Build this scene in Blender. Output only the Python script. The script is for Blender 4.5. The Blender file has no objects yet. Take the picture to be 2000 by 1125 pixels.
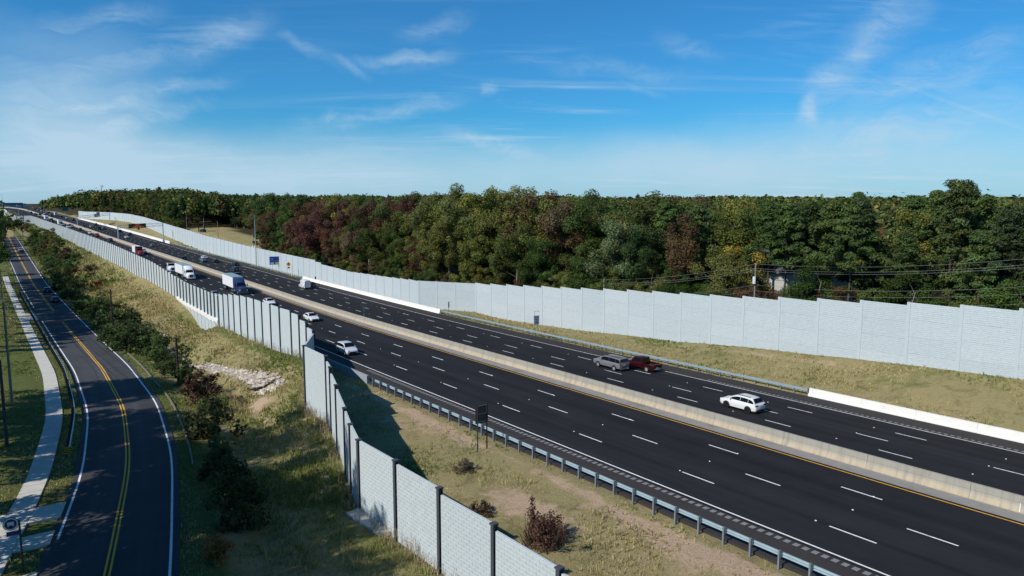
import bpy, math, random
import numpy as np
from mathutils import Vector, Matrix

# ------------------------------------------------------------------ camera, sky, sun, exposure
SC = bpy.context.scene
COL = SC.collection
F_PX, HORIZON = 1400.0, 392.0            # focal length and horizon row for a 2000 px wide picture
PITCH = math.atan((562.5 - HORIZON) / F_PX)
cam_d = bpy.data.cameras.new('camera'); cam = bpy.data.objects.new('camera', cam_d); COL.objects.link(cam)
cam_d.sensor_width = 36.0; cam_d.lens = F_PX / 2000 * 36.0
cam_d.clip_start = 0.5; cam_d.clip_end = 12000
cam.location = (0, 0, 0); cam.rotation_euler = (math.pi / 2 - PITCH, 0, 0)
SC.camera = cam
SUN_AZ, SUN_EL = math.radians(233), math.radians(40)
SC.view_settings.view_transform = 'Standard'; SC.view_settings.look = 'None'
SC.view_settings.exposure = 0.0; SC.view_settings.gamma = 1.0; SC.view_settings.use_curve_mapping = False
SC.render.resolution_x = 1024; SC.render.resolution_y = 576
SC.cycles.use_denoising = True
SC.cycles.max_bounces = 5; SC.cycles.transparent_max_bounces = 4

class NT:
    """small helper for node trees"""
    def __init__(s, tree): s.t = tree; s.n = tree.nodes; s.l = tree.links
    def new(s, typ, **kw):
        n = s.n.new(typ)
        for k, v in kw.items(): setattr(n, k, v)
        return n
    def put(s, sock, v):
        if isinstance(v, (int, float)): sock.default_value = v
        elif isinstance(v, (tuple, list)):
            sock.default_value = tuple(v) if len(v) == len(sock.default_value) else tuple(v) + (1.0,)
        else: s.l.new(v, sock)
    def math(s, op, a, b=None, c=None, clamp=False):
        n = s.new('ShaderNodeMath', operation=op, use_clamp=clamp)
        for i, v in enumerate((a, b, c)):
            if v is not None: s.put(n.inputs[i], v)
        return n.outputs[0]
    def vmath(s, op, a, b=None, scale=None):
        n = s.new('ShaderNodeVectorMath', operation=op)
        s.put(n.inputs[0], a)
        if b is not None: s.put(n.inputs[1], b)
        if scale is not None: s.put(n.inputs[3], scale)
        return n.outputs['Value'] if op in ('DOT_PRODUCT', 'LENGTH') else n.outputs[0]
    def noise(s, vec, scale, detail=3, rough=.55, dist=0.0, out='Fac'):
        n = s.new('ShaderNodeTexNoise'); s.put(n.inputs['Vector'], vec) if vec is not None else None
        s.put(n.inputs['Scale'], scale); s.put(n.inputs['Detail'], detail); s.put(n.inputs['Roughness'], rough); s.put(n.inputs['Distortion'], dist)
        return n.outputs[out]
    def ramp(s, v, lo, hi, a=0.0, b=1.0, smooth=True):
        n = s.new('ShaderNodeMapRange'); n.interpolation_type = 'SMOOTHSTEP' if smooth else 'LINEAR'
        for i, x in enumerate((v, lo, hi, a, b)): s.put(n.inputs[i], x)
        return n.outputs[0]
    def mix(s, f, a, b, blend='MIX'):
        n = s.new('ShaderNodeMix', data_type='RGBA', blend_type=blend)
        s.put(n.inputs[0], f); s.put(n.inputs[6], a); s.put(n.inputs[7], b)
        return n.outputs[2]

def px_dir(u, v):
    x = (u - 1000) / F_PX; zz = -(v - 562.5) / F_PX
    c, s = math.cos(PITCH), math.sin(PITCH)
    return np.array([x, c + zz * s, -s + zz * c])

W = bpy.data.worlds.new('World'); SC.world = W; W.use_nodes = True
def build_sky():
    t = NT(W.node_tree); t.n.clear()
    sky = t.new('ShaderNodeTexSky', sky_type='NISHITA'); sky.sun_disc = False
    sky.sun_elevation = SUN_EL; sky.sun_rotation = SUN_AZ
    sky.altitude = 0; sky.air_density = 1.0; sky.dust_density = 0.35; sky.ozone_density = 4.0
    tc = t.new('ShaderNodeTexCoord'); vec = t.vmath('NORMALIZE', tc.outputs['Generated'])
    sep = t.new('ShaderNodeSeparateXYZ'); t.put(sep.inputs[0], vec)
    X, Y, Z = sep.outputs
    az = t.math('ARCTAN2', X, Y); el = t.math('ARCSINE', Z)
    # one cirrus layer: planar noise at altitude, stretched along the wind
    zc = t.math('ADD', t.math('MAXIMUM', Z, 0.0), 0.10)
    cx = t.math('DIVIDE', X, zc); cy = t.math('DIVIDE', Y, zc)
    cmb = t.new('ShaderNodeCombineXYZ'); t.put(cmb.inputs[0], cx); t.put(cmb.inputs[1], cy)
    mp = t.new('ShaderNodeMapping'); t.put(mp.inputs[0], cmb.outputs[0]); mp.inputs['Rotation'].default_value = (0, 0, 0.5); mp.inputs['Scale'].default_value = (0.55, 2.0, 1)
    n1 = t.noise(mp.outputs[0], 0.9, 8, .62, 1.2)
    n2 = t.noise(cmb.outputs[0], 0.35, 3, .5)
    mp2 = t.new('ShaderNodeMapping'); t.put(mp2.inputs[0], cmb.outputs[0]); mp2.inputs['Rotation'].default_value = (0, 0, -0.35); mp2.inputs['Scale'].default_value = (1.5, 7.0, 1)
    n3 = t.noise(mp2.outputs[0], 1.3, 9, .68, .8)
    veil = t.math('MULTIPLY', t.ramp(n1, .46, .80), t.ramp(n2, .35, .65))
    veil = t.math('MULTIPLY', t.math('MULTIPLY', veil, 0.62), t.ramp(el, .30, .95, 1.0, .35))  # veil thinned high overhead, out of view, to lower the sky's fill light
    ae = t.new('ShaderNodeCombineXYZ'); t.put(ae.inputs[0], az); t.put(ae.inputs[1], el)
    wob = t.vmath('SCALE', t.vmath('SUBTRACT', t.noise(ae.outputs[0], 9.0, 4, .6, out='Color'), (.5, .5, .5)), scale=.055)
    aew = t.vmath('ADD', ae.outputs[0], wob)
    mp3 = t.new('ShaderNodeMapping'); t.put(mp3.inputs[0], aew); mp3.inputs['Rotation'].default_value = (0, 0, .22); mp3.inputs['Scale'].default_value = (1.0, 3.2, 1)
    n4 = t.noise(mp3.outputs[0], 11.0, 9, .66, .9)
    fine = t.math('MULTIPLY', t.ramp(n4, .28, .74, .18, 1.25), t.ramp(n3, .2, .7, .8, 1.1))
    soft_n = t.ramp(n4, .15, .85, .72, 1.12)
    total = veil
    def streak(p, q, w, k, fade=.35, wobble=True, soft=False):
        """a band of cloud between two sky directions (given as picture pixels): half width w px, opacity k"""
        nonlocal total
        a, b = (np.array([math.atan2(d[0], d[1]), math.asin(d[2] / np.linalg.norm(d))]) for d in (px_dir(*p), px_dir(*q)))
        L = float(np.linalg.norm(b - a)); e = (b - a) / L; wr = w / F_PX
        rel = t.vmath('SUBTRACT', aew if wobble else ae.outputs[0], (a[0], a[1], 0))
        sl = t.vmath('DOT_PRODUCT', rel, (e[0] / L, e[1] / L, 0))
        pp = t.math('ABSOLUTE', t.vmath('DOT_PRODUCT', rel, (-e[1] / wr, e[0] / wr, 0)))
        m = t.math('MULTIPLY', t.ramp(pp, 1.0, 0.0), t.math('MULTIPLY', t.ramp(sl, -.1, fade), t.ramp(sl, 1.1, 1 - fade)))
        if wobble: m = t.math('MULTIPLY', m, soft_n if soft else fine)
        total = t.math('MAXIMUM', total, t.math('MULTIPLY', m, k * 1.25)) if k < .3 else t.math('ADD', total, t.math('MULTIPLY', m, k * 1.12))
    streak((300, 110), (545, 22), 42, .34)
    streak((60, 150), (420, 85), 30, .20)
    streak((650, 108), (725, 160), 11, .42)
    streak((670, 132), (900, 104), 20, .36)
    streak((540, 250), (925, 198), 22, .36)
    streak((230, 182), (480, 143), 20, .29)
    streak((190, 250), (430, 192), 24, .29)
    streak((1576, 262), (1592, 180), 24, .46)
    streak((1575, 205), (1700, 90), 40, .42)
    streak((1660, 125), (1810, -40), 60, .34)
    streak((1660, 128), (2030, 262), 5, .11, .25, False)
    streak((1600, 205), (2040, 105), 36, .32)
    streak((1560, 290), (2060, 180), 60, .30)
    streak((935, 180), (975, 172), 22, .35)
    streak((760, 75), (920, 35), 30, .22)
    streak((-200, 190), (360, 235), 125, .62, .45, True, True)
    streak((-300, 310), (1000, 320), 90, .40, .35, True, True)
    streak((700, 330), (1500, 300), 70, .24, .35, True, True)
    streak((1150, 320), (2300, 250), 95, .36, .35, True, True)
    streak((-100, 60), (330, 130), 70, .20, .4, True, True)
    streak((540, 60), (700, 140), 22, .24)
    streak((30, 60), (330, 20), 36, .26); streak((1700, 150), (2050, 60), 40, .26); streak((1050, 120), (1420, 160), 30, .16); streak((1280, 60), (1420, 120), 26, .18); streak((1180, 165), (1300, 185), 12, .24); streak((860, 262), (1060, 300), 22, .30); streak((120, 215), (330, 195), 14, .30)
    # thin milky air towards the horizon
    hz = t.ramp(el, .112, .0, 0, .60)
    total = t.math('MINIMUM', t.math('ADD', total, t.math('MULTIPLY', hz, 1.0)), .92)
    tint = t.mix(1.0, sky.outputs[0], SKY_TINT, 'MULTIPLY')
    col = t.mix(total, tint, CLOUD_COL)
    bg = t.new('ShaderNodeBackground'); t.put(bg.inputs[0], col); bg.inputs[1].default_value = SKY_STRENGTH
    out = t.new('ShaderNodeOutputWorld'); t.l.new(bg.outputs[0], out.inputs[0])
SKY_STRENGTH = 0.10
SKY_TINT = (0.235, 0.80, 1.15)
CLOUD_COL = (4.9, 6.7, 8.2)
build_sky()
sun_d = bpy.data.lights.new('sun', 'SUN'); sun_d.energy = 4.9; sun_d.angle = math.radians(.53); sun_d.color = (1.0, .95, .87)
sun = bpy.data.objects.new('sun', sun_d); COL.objects.link(sun)
to_sun = Vector((math.sin(SUN_AZ) * math.cos(SUN_EL), math.cos(SUN_AZ) * math.cos(SUN_EL), math.sin(SUN_EL)))
sun.rotation_euler = to_sun.to_track_quat('Z', 'Y').to_euler()

rng = np.random.default_rng(7); random.seed(7)

# ------------------------------------------------------------------ materials
MATS = {}
def mat(name, col, rough=.75, var=.12, scale=3.0, bump=0.0, bscale=40.0, metal=0.0, obj_col=False, spec=.3, shade=False, trans=0.0, stain=None, coat=0.0):
    if name in MATS: return MATS[name]
    m = bpy.data.materials.new(name); m.use_nodes = True; t = NT(m.node_tree); p = t.n['Principled BSDF']
    geo = t.new('ShaderNodeNewGeometry'); pos = geo.outputs['Position']
    base = tuple(col) + (1.0,)
    if obj_col:
        oi = t.new('ShaderNodeObjectInfo'); base = oi.outputs['Color']
    c = base
    if var > 0:
        n = t.noise(pos, scale, 4, .6)
        c = t.mix(1.0, base, t.mix(n, (1 - var * 1.6,) * 3, (1 + var * 1.6,) * 3), 'MULTIPLY')
    if name.startswith('pale_grey') or name == 'pale_concrete':
        oi = t.new('ShaderNodeObjectInfo'); c = t.mix(1.0, c, t.mix(oi.outputs['Random'], (.955, .96, .965), (1.035, 1.03, 1.02)), 'MULTIPLY')
        sp = t.new('ShaderNodeMapping'); t.put(sp.inputs[0], pos); sp.inputs['Scale'].default_value = (1.6, 1.6, .10); c = t.mix(t.ramp(t.noise(sp.outputs[0], 1.0, 5, .65), .55, .80, 0, .30), c, (.30, .335, .34))
    if shade:
        at = t.new('ShaderNodeAttribute', attribute_name='shade'); c = t.mix(1.0, c, at.outputs['Color'], 'MULTIPLY')
    if stain:
        scol, sc, lo, hi = stain
        n = t.noise(pos, sc, 5, .65); c = t.mix(t.ramp(n, lo, hi), c, scol)
    t.put(p.inputs['Base Color'], c); p.inputs['Roughness'].default_value = rough; p.inputs['Metallic'].default_value = metal
    p.inputs['Specular IOR Level'].default_value = spec
    if coat: p.inputs['Coat Weight'].default_value = coat; p.inputs['Coat Roughness'].default_value = .06
    if bump > 0:
        b = t.new('ShaderNodeBump'); b.inputs['Strength'].default_value = bump; b.inputs['Distance'].default_value = .03
        t.put(b.inputs['Height'], t.noise(pos, bscale, 4, .7)); t.l.new(b.outputs[0], p.inputs['Normal'])
    if trans > 0:
        tr = t.new('ShaderNodeBsdfTranslucent'); t.put(tr.inputs[0], c)
        mx = t.new('ShaderNodeMixShader'); mx.inputs[0].default_value = trans
        t.l.new(p.outputs[0], mx.inputs[1]); t.l.new(tr.outputs[0], mx.inputs[2])
        t.l.new(mx.outputs[0], t.n['Material Output'].inputs['Surface'])
    MATS[name] = m
    return m

def emit_mat(name, col, k):
    m = bpy.data.materials.new(name); m.use_nodes = True; t = NT(m.node_tree); p = t.n['Principled BSDF']
    p.inputs['Base Color'].default_value = tuple(col) + (1,); p.inputs['Emission Color'].default_value = tuple(col) + (1,); p.inputs['Emission Strength'].default_value = k
    return m

def asphalt_mat(name, col, var, streaks):
    m = bpy.data.materials.new(name); m.use_nodes = True; t = NT(m.node_tree); p = t.n['Principled BSDF']
    uv = t.new('ShaderNodeAttribute', attribute_name='st')           # metres along and across the road
    mp = t.new('ShaderNodeMapping'); t.put(mp.inputs[0], uv.outputs['Vector']); mp.inputs['Scale'].default_value = (.012, .55, 1)
    n1 = t.noise(mp.outputs[0], 1.0, 4, .55, .4)
    n2 = t.noise(uv.outputs['Vector'], .22, 5, .65)
    n3 = t.noise(uv.outputs['Vector'], 9.0, 3, .8)
    k = t.math('ADD', t.math('MULTIPLY', t.math('SUBTRACT', n1, .5), streaks * 2), t.math('MULTIPLY', t.math('SUBTRACT', n2, .5), var * 2))
    k = t.math('ADD', t.math('ADD', k, t.math('MULTIPLY', t.math('SUBTRACT', n3, .5), .5)), 1.0)
    cm = t.new('ShaderNodeCombineXYZ')
    for i in range(3): t.put(cm.inputs[i], k)
    c = t.mix(1.0, tuple(col) + (1,), cm.outputs[0], 'MULTIPLY')
    t.put(p.inputs['Base Color'], c); p.inputs['Roughness'].default_value = .88; p.inputs['Specular IOR Level'].default_value = .18
    b = t.new('ShaderNodeBump'); b.inputs['Strength'].default_value = .25; b.inputs['Distance'].default_value = .02
    t.put(b.inputs['Height'], n3); t.l.new(b.outputs[0], p.inputs['Normal'])
    return m

def ground_mat():
    m = bpy.data.materials.new('ground_cover'); m.use_nodes = True; t = NT(m.node_tree); p = t.n['Principled BSDF']
    geo = t.new('ShaderNodeNewGeometry'); pos = geo.outputs['Position']
    at = t.new('ShaderNodeAttribute', attribute_name='cover'); sp = t.new('ShaderNodeSeparateColor'); t.put(sp.inputs[0], at.outputs['Color'])
    dirt, lush, wood = sp.outputs
    big = t.noise(pos, .09, 5, .62, .6); mid = t.noise(pos, .55, 6, .7, .5); sm = t.noise(pos, 4.5, 5, .75); fin = t.noise(pos, 22.0, 3, .8)
    straw = t.mix(sm, (.21, .175, .075), (.42, .350, .180)); green = t.mix(sm, (.065, .088, .022), (.185, .195, .062))
    mixg = t.math('ADD', t.math('MULTIPLY', mid, 1.0), t.math('ADD', t.math('MULTIPLY', big, .9), t.math('MULTIPLY', lush, .75)))
    grass = t.mix(t.ramp(mixg, .92, 1.36), straw, green)
    grass = t.mix(t.ramp(t.noise(pos, .33, 6, .75, 1.0), .50, .70, 0, .6), grass, (.105, .080, .032))
    soil = t.mix(sm, (.30, .205, .120), (.64, .475, .335)); soil = t.mix(t.ramp(fin, .60, .72, 0, .6), soil, (.52, .47, .40))
    dm = t.ramp(t.math('ADD', dirt, t.math('MULTIPLY', t.math('SUBTRACT', mid, .5), 1.5)), .45, .75)
    c = t.mix(dm, grass, soil)
    litter = t.mix(sm, (.018, .020, .008), (.075, .055, .028)); c = t.mix(wood, c, litter)
    fm = t.math('ADD', t.math('MULTIPLY', fin, 1.1), .45); cm = t.new('ShaderNodeCombineXYZ')
    for i in range(3): t.put(cm.inputs[i], fm)
    c = t.mix(1.0, c, cm.outputs[0], 'MULTIPLY')
    t.put(p.inputs['Base Color'], c); p.inputs['Roughness'].default_value = .95; p.inputs['Specular IOR Level'].default_value = .08
    b = t.new('ShaderNodeBump'); b.inputs['Strength'].default_value = .8; b.inputs['Distance'].default_value = .25
    t.put(b.inputs['Height'], t.math('ADD', sm, t.math('MULTIPLY', fin, .4))); t.l.new(b.outputs[0], p.inputs['Normal'])
    return m

def barrier_mat():
    """cast concrete, mud stained below: gray upper lift and tan splash zone"""
    m = bpy.data.materials.new('aged_concrete'); m.use_nodes = True; t = NT(m.node_tree); p = t.n['Principled BSDF']
    uv = t.new('ShaderNodeAttribute', attribute_name='st'); sp = t.new('ShaderNodeSeparateXYZ'); t.put(sp.inputs[0], uv.outputs['Vector'])
    mp = t.new('ShaderNodeMapping'); t.put(mp.inputs[0], uv.outputs['Vector']); mp.inputs['Scale'].default_value = (1.6, 0, .25)
    n1 = t.noise(mp.outputs[0], 1.0, 6, .75, .3); n2 = t.noise(uv.outputs['Vector'], .9, 6, .7)
    h = t.math('ADD', sp.outputs[2], t.math('MULTIPLY', t.math('SUBTRACT', n2, .5), .35))
    c = t.mix(t.ramp(h, .22, .66), (.42, .35, .25), (.315, .298, .255))
    c = t.mix(t.ramp(n1, .42, .70, 0, .75), c, (.22, .20, .165)); seam = t.math('ABSOLUTE', t.math('SUBTRACT', sp.outputs[2], .63)); c = t.mix(t.ramp(seam, .025, .0, 0, .6), c, (.13, .12, .10)); c = t.mix(t.ramp(n2, .6, .8, 0, .5), c, (.52, .47, .38))
    t.put(p.inputs['Base Color'], c); p.inputs['Roughness'].default_value = .9; p.inputs['Specular IOR Level'].default_value = .15
    return m

M_ASPH = asphalt_mat('fresh_asphalt', (.0155, .0155, .0175), .45, .95)
M_SHOUL = asphalt_mat('worn_asphalt', (.040, .036, .035), .30, .25)
M_FRONT = asphalt_mat('grey_asphalt', (.054, .055, .059), .35, .6)
M_GROUND = ground_mat()
M_BARR = barrier_mat()
M_CONC = mat('pale_concrete', (.50, .475, .42), .9, .12, 1.2, .2, 30, stain=((.38, .34, .28), .5, .52, .8))
M_CONCSH = mat('shoulder_concrete', (.245, .232, .212), .9, .15, 1.5, .2, 30, stain=((.19, .165, .135), .4, .5, .75))
M_WHITEC = mat('new_concrete', (.70, .68, .63), .85, .07, .8, .1, 30, stain=((.55, .51, .44), .6, .6, .85))
M_WALL = mat('pale_grey_wall_paint', (.425, .475, .495), .85, .05, .7, .25, 18, stain=((.40, .45, .47), .25, .5, .8))
M_WALLB = mat('pale_grey_brick_facing', (.42, .468, .488), .88, .07, 2.2, .3, 25)
M_WPOST = mat('pale_post_paint', (.42, .47, .49), .8, .04, 1.0)
M_DPOST = mat('dark_steel_post', (.055, .062, .072), .6, .12, 1.5)
M_GALV = mat('galvanized_steel', (.33, .43, .48), .5, .12, 2.0, metal=.35)
M_PSTEEL = mat('grey_post_steel', (.20, .23, .25), .6, .15, 3.0, metal=.2)
M_DSTEEL = mat('dull_sign_back', (.055, .052, .048), .6, .1, 3.0, metal=.1)
M_WHITE = mat('white_road_paint', (.72, .72, .70), .8, .16, 5.0, stain=((.40, .40, .40), 1.6, .55, .8))
M_YELLOW = mat('yellow_road_paint', (.74, .38, .03), .8, .16, 5.0, stain=((.40, .22, .03), 1.6, .55, .8))
M_RUMBLE = mat('milled_rumble_grey', (.20, .192, .18), .9, .15, 4.0)
M_TYRE = mat('tyre_rubber', (.012, .012, .013), .85, 0)
M_RIM = mat('alloy_rim', (.55, .56, .58), .35, 0, metal=.7)
M_DRIM = mat('dark_rim', (.02, .02, .022), .4, 0, metal=.4)
M_GLASS = mat('dark_car_glass', (.006, .008, .011), .12, 0, spec=.22)
M_PAINT = mat('car_paint', (.5, .5, .5), .28, 0, obj_col=True, coat=.6, spec=.4)
M_BLACK = mat('black_trim', (.012, .012, .013), .6, 0)
M_LAMPW = mat('headlamp_lens', (.65, .68, .70), .15, 0, spec=.6)
M_LAMPR = mat('tail_lamp_lens', (.30, .008, .008), .2, 0, spec=.5)
M_PLATE = mat('licence_plate_white', (.6, .6, .6), .5, 0)
M_CHROME = mat('chrome', (.6, .62, .64), .2, 0, metal=.9)
M_TRAIL = mat('trailer_white', (.74, .75, .76), .5, .03, .8, coat=.1)
M_TROOF = mat('trailer_roof_grey', (.22, .30, .33), .6, .05, .8)
M_BARK = mat('bark_brown', (.085, .065, .048), .95, .3, 4.0, .5, 12)
M_BARKG = mat('bark_grey', (.22, .20, .165), .95, .3, 4.0, .4, 12)
M_LEAF = mat('leaves', (.1, .1, .1), .7, .22, .6, obj_col=True, spec=.15, shade=True, trans=.36)
M_NEEDLE = mat('pine_needles', (.1, .1, .1), .7, .2, .6, obj_col=True, spec=.15, shade=True, trans=.12)
M_FAR = mat('woodland_leaves', (1, 1, 1), .8, .25, .08, spec=.1, shade=True, trans=.12)
M_GRASS = mat('grass_blades', (1, 1, 1), .8, .15, 1.0, spec=.1, shade=True, trans=.3)
M_ROCK = mat('pale_stone', (.46, .43, .39), .9, .25, 2.6, .3, 20, shade=True)
M_WOODP = mat('weathered_pole_wood', (.20, .185, .165), .9, .2, 6.0)
M_CREO = mat('creosoted_pole_wood', (.028, .021, .016), .9, .2, 6.0)
M_WIRE = mat('cable_grey', (.16, .16, .16), .7, 0)

# ------------------------------------------------------------------ builders
def link(o, parent=None):
    COL.objects.link(o)
    if parent is not None: o.parent = parent
    return o
def tag(o, label=None, cat=None, group=None, kind=None):
    if label: o['label'] = label
    if cat: o['category'] = cat
    if group: o['group'] = group
    if kind: o['kind'] = kind
    return o
def thing(name, label, cat, loc=(0, 0, 0), rz=0.0, group=None):
    o = bpy.data.objects.new(name, None); o.empty_display_size = .3; COL.objects.link(o)
    o.location = loc; o.rotation_euler = (0, 0, rz)
    return tag(o, label, cat, group)

class MB:
    def __init__(s): s.v = []; s.f = []; s.mi = []; s.cur = 0
    def add(s, vs, fs):
        b = len(s.v); s.v += [tuple(p) for p in vs]; s.f += [tuple(b + i for i in q) for q in fs]; s.mi += [s.cur] * len(fs)
        return s
    def box(s, c, d, top=None, m=None):
        """box centred at c with full sizes d; top = (sx, sy) scales the upper face"""
        x, y, z = d[0] / 2, d[1] / 2, d[2] / 2; tx, ty = top or (1, 1)
        vs = [(-x, -y, -z), (x, -y, -z), (x, y, -z), (-x, y, -z), (-x * tx, -y * ty, z), (x * tx, -y * ty, z), (x * tx, y * ty, z), (-x * tx, y * ty, z)]
        vs = [Vector(p) for p in vs]
        if m is not None: vs = [m @ p for p in vs]
        vs = [p + Vector(c) for p in vs]
        return s.add(vs, [(3, 2, 1, 0), (4, 5, 6, 7), (0, 1, 5, 4), (1, 2, 6, 5), (2, 3, 7, 6), (3, 0, 4, 7)])
    def tube(s, p0, p1, r0, r1=None, n=8, caps=True):
        p0, p1 = Vector(p0), Vector(p1); r1 = r0 if r1 is None else r1
        ax = (p1 - p0).normalized(); a = ax.orthogonal().normalized(); b = ax.cross(a)
        vs = []
        for p, r in ((p0, r0), (p1, r1)):
            for i in range(n):
                w = 2 * math.pi * i / n; vs.append(p + (a * math.cos(w) + b * math.sin(w)) * r)
        fs = [(i, (i + 1) % n, n + (i + 1) % n, n + i) for i in range(n)]
        if caps: fs += [tuple(range(n - 1, -1, -1)), tuple(range(n, 2 * n))]
        return s.add(vs, fs)
    def loft(s, rings, close=True, caps=True):
        n = len(rings[0]); b = []
        vs = [p for r in rings for p in r]; fs = []
        for k in range(len(rings) - 1):
            for i in range(n if close else n - 1):
                j = (i + 1) % n; fs.append((k * n + i, k * n + j, (k + 1) * n + j, (k + 1) * n + i))
        if caps and close: fs += [tuple(range(n - 1, -1, -1)), tuple(range((len(rings) - 1) * n, len(rings) * n))]
        return s.add(vs, fs)
    def pane(s, p, inset=(.06, .94, .08, .92), off=.012, out=None):
        """a thin pane proud of the quad p (4 points, bottom-left, bottom-right, top-right, top-left)"""
        p = [Vector(q) for q in p]; u0, u1, v0, v1 = inset
        def bl(u, v): return p[0] * (1 - u) * (1 - v) + p[1] * u * (1 - v) + p[2] * u * v + p[3] * (1 - u) * v
        q = [bl(u0, v0), bl(u1, v0), bl(u1, v1), bl(u0, v1)]
        n = (q[1] - q[0]).cross(q[3] - q[0]).normalized()
        if out is not None and n.dot(Vector(out)) < 0: n = -n; q = [q[1], q[0], q[3], q[2]]
        return s.add([a - n * .01 for a in q] + [a + n * off for a in q], [(4, 5, 6, 7), (0, 1, 5, 4), (1, 2, 6, 5), (2, 3, 7, 6), (3, 0, 4, 7)])
    def mesh(s, name, mats, smooth=False):
        me = bpy.data.meshes.new(name); me.from_pydata(s.v, [], s.f)
        for m in (mats if isinstance(mats, (list, tuple)) else [mats]): me.materials.append(m)
        if isinstance(mats, (list, tuple)) and len(mats) > 1: me.polygons.foreach_set('material_index', s.mi)
        if smooth: me.polygons.foreach_set('use_smooth', [True] * len(me.polygons)); me.set_sharp_from_angle(angle=math.radians(38))
        me.update(); return me
    def build(s, name, mats, parent=None, smooth=False, kind=None):
        o = link(bpy.data.objects.new(name, s.mesh(name, mats, smooth)), parent)
        if kind: o['kind'] = kind
        return o

def np_mesh(name, V, Fq, m, attr=None, attr_name='shade', smooth=False):
    """mesh from numpy arrays: V (n,3), Fq (m,4) or (m,3); attr (n,3) stored as a float colour per vertex"""
    me = bpy.data.meshes.new(name); k = Fq.shape[1]
    me.vertices.add(len(V)); me.vertices.foreach_set('co', np.ascontiguousarray(V, np.float32).ravel())
    me.loops.add(Fq.size); me.loops.foreach_set('vertex_index', np.ascontiguousarray(Fq, np.int32).ravel())
    me.polygons.add(len(Fq)); me.polygons.foreach_set('loop_start', np.arange(0, Fq.size, k, dtype=np.int32))
    me.polygons.foreach_set('use_smooth', np.full(len(Fq), bool(smooth)))
    me.update(calc_edges=True); me.validate()
    if attr is not None:
        a = me.attributes.new(attr_name, 'FLOAT_COLOR' if attr_name != 'st' else 'FLOAT_VECTOR', 'POINT')
        if attr_name != 'st': a.data.foreach_set('color', np.concatenate([attr, np.ones((len(attr), 1))], 1).astype(np.float32).ravel())
        else: a.data.foreach_set('vector', np.ascontiguousarray(attr, np.float32).ravel())
    me.materials.append(m); return me

def obj(name, me, parent=None, loc=None, rz=None, color=None):
    o = link(bpy.data.objects.new(name, me), parent)
    if loc is not None: o.location = loc
    if rz is not None: o.rotation_euler = (0, 0, rz)
    if color is not None: o.color = tuple(color) + (1.0,)
    return o

# ------------------------------------------------------------------ the lie of the land
# s runs along the highway (away from the camera), t across it to the right; z is height relative to the drone
TH = -0.638
DV = np.array([math.sin(TH), math.cos(TH)]); NV = np.array([math.cos(TH), -math.sin(TH)])
RZ = -TH                                    # heading of things that point along +s
KN = np.array([-60, 0, 60, 120, 200, 300, 420, 560, 750, 1000, 1400, 2000.])
KC = np.array([-0.069, 0.015, 0.593, 1.372, 5.148, 5.897, 3.556, -0.913, -6.838, -12.241, -23.649, -38.8])
KZ = np.array([-18.227, -20.3, -21.442, -22.391, -23.522, -22.952, -21.032, -17.627, -13.946, -10.119, -10.118, -5.775])
def spl(s, v):
    s = np.asarray(s, float); n = len(KN); h = np.diff(KN); A = np.zeros((n, n)); b = np.zeros(n); A[0, 0] = A[-1, -1] = 1
    for i in range(1, n - 1):
        A[i, i - 1] = h[i - 1]; A[i, i] = 2 * (h[i - 1] + h[i]); A[i, i + 1] = h[i]
        b[i] = 3 * ((v[i + 1] - v[i]) / h[i] - (v[i] - v[i - 1]) / h[i - 1])
    c = np.linalg.solve(A, b); i = np.clip(np.searchsorted(KN, s) - 1, 0, n - 2); dx = s - KN[i]
    bb = (v[i + 1] - v[i]) / h[i] - h[i] * (2 * c[i] + c[i + 1]) / 3; dd = (c[i + 1] - c[i]) / (3 * h[i])
    return v[i] + bb * dx + c[i] * dx ** 2 + dd * dx ** 3
S_TAB = np.arange(-120, 2001, 4.0)
C_TAB = spl(np.clip(S_TAB, -60, 2000), KC); Z_TAB = spl(np.clip(S_TAB, -90, 2000), KZ)
def cc(s): return np.interp(s, S_TAB, C_TAB)
def zc(s): return np.interp(s, S_TAB, Z_TAB)
SEL, SER, DZR = -.03, -.0365, -2.197
tA, tB, tC, tEL, tY, tR3, tR2, tR1, tER, tMT = 42.47, 46.27, 49.88, 38.92, 53.24, 65.93, 69.54, 73.13, 76.49, 55.73
def zL(s, t): return zc(s) + SEL * (t - 42)          # t measured from the curved centre line
def zR(s, t): return zc(s) + DZR + SER * (t - 66)
def P(s, t, z):                                      # absolute (s, t)
    return np.stack(np.broadcast_arrays(s * DV[0] + t * NV[0], s * DV[1] + t * NV[1], z), -1)
def PL(s, t, h=0.0): s = np.asarray(s, float); return P(s, t + cc(s), zL(s, t) + h)
def PR(s, t, h=0.0): s = np.asarray(s, float); return P(s, t + cc(s), zR(s, t) + h)
def heading(s): return RZ - math.atan((float(cc(s + 5)) - float(cc(s - 5))) / 10)
FS = np.array([-60, 0, 30.4, 46.4, 68., 90.8, 120.9, 158.2, 208.1, 276.8, 364.2, 463.6, 600])
FT = np.array([-22, -6.5, 0.99, 4.63, 9.01, 11.85, 13.28, 13.27, 13.18, 12.79, 12.52, 12.82, 12.9])
FZ = np.array([-21.2, -21.3, -21.46, -21.93, -22.69, -23.63, -24.9, -25.94, -26.79, -26.83, -23.52, -20.85, -17.5])
_fs = np.arange(-60, 601, 1.0)
def _smooth(v):
    y = np.interp(_fs, FS, v); k = np.hanning(25); k /= k.sum()
    return np.convolve(np.pad(y, 12, 'reflect', reflect_type='odd'), k, 'valid')
FT_S, FZ_S = _smooth(FT), _smooth(FZ)
def tf(s): return np.interp(s, _fs, FT_S)
def zf(s): return np.interp(s, _fs, FZ_S)
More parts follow.
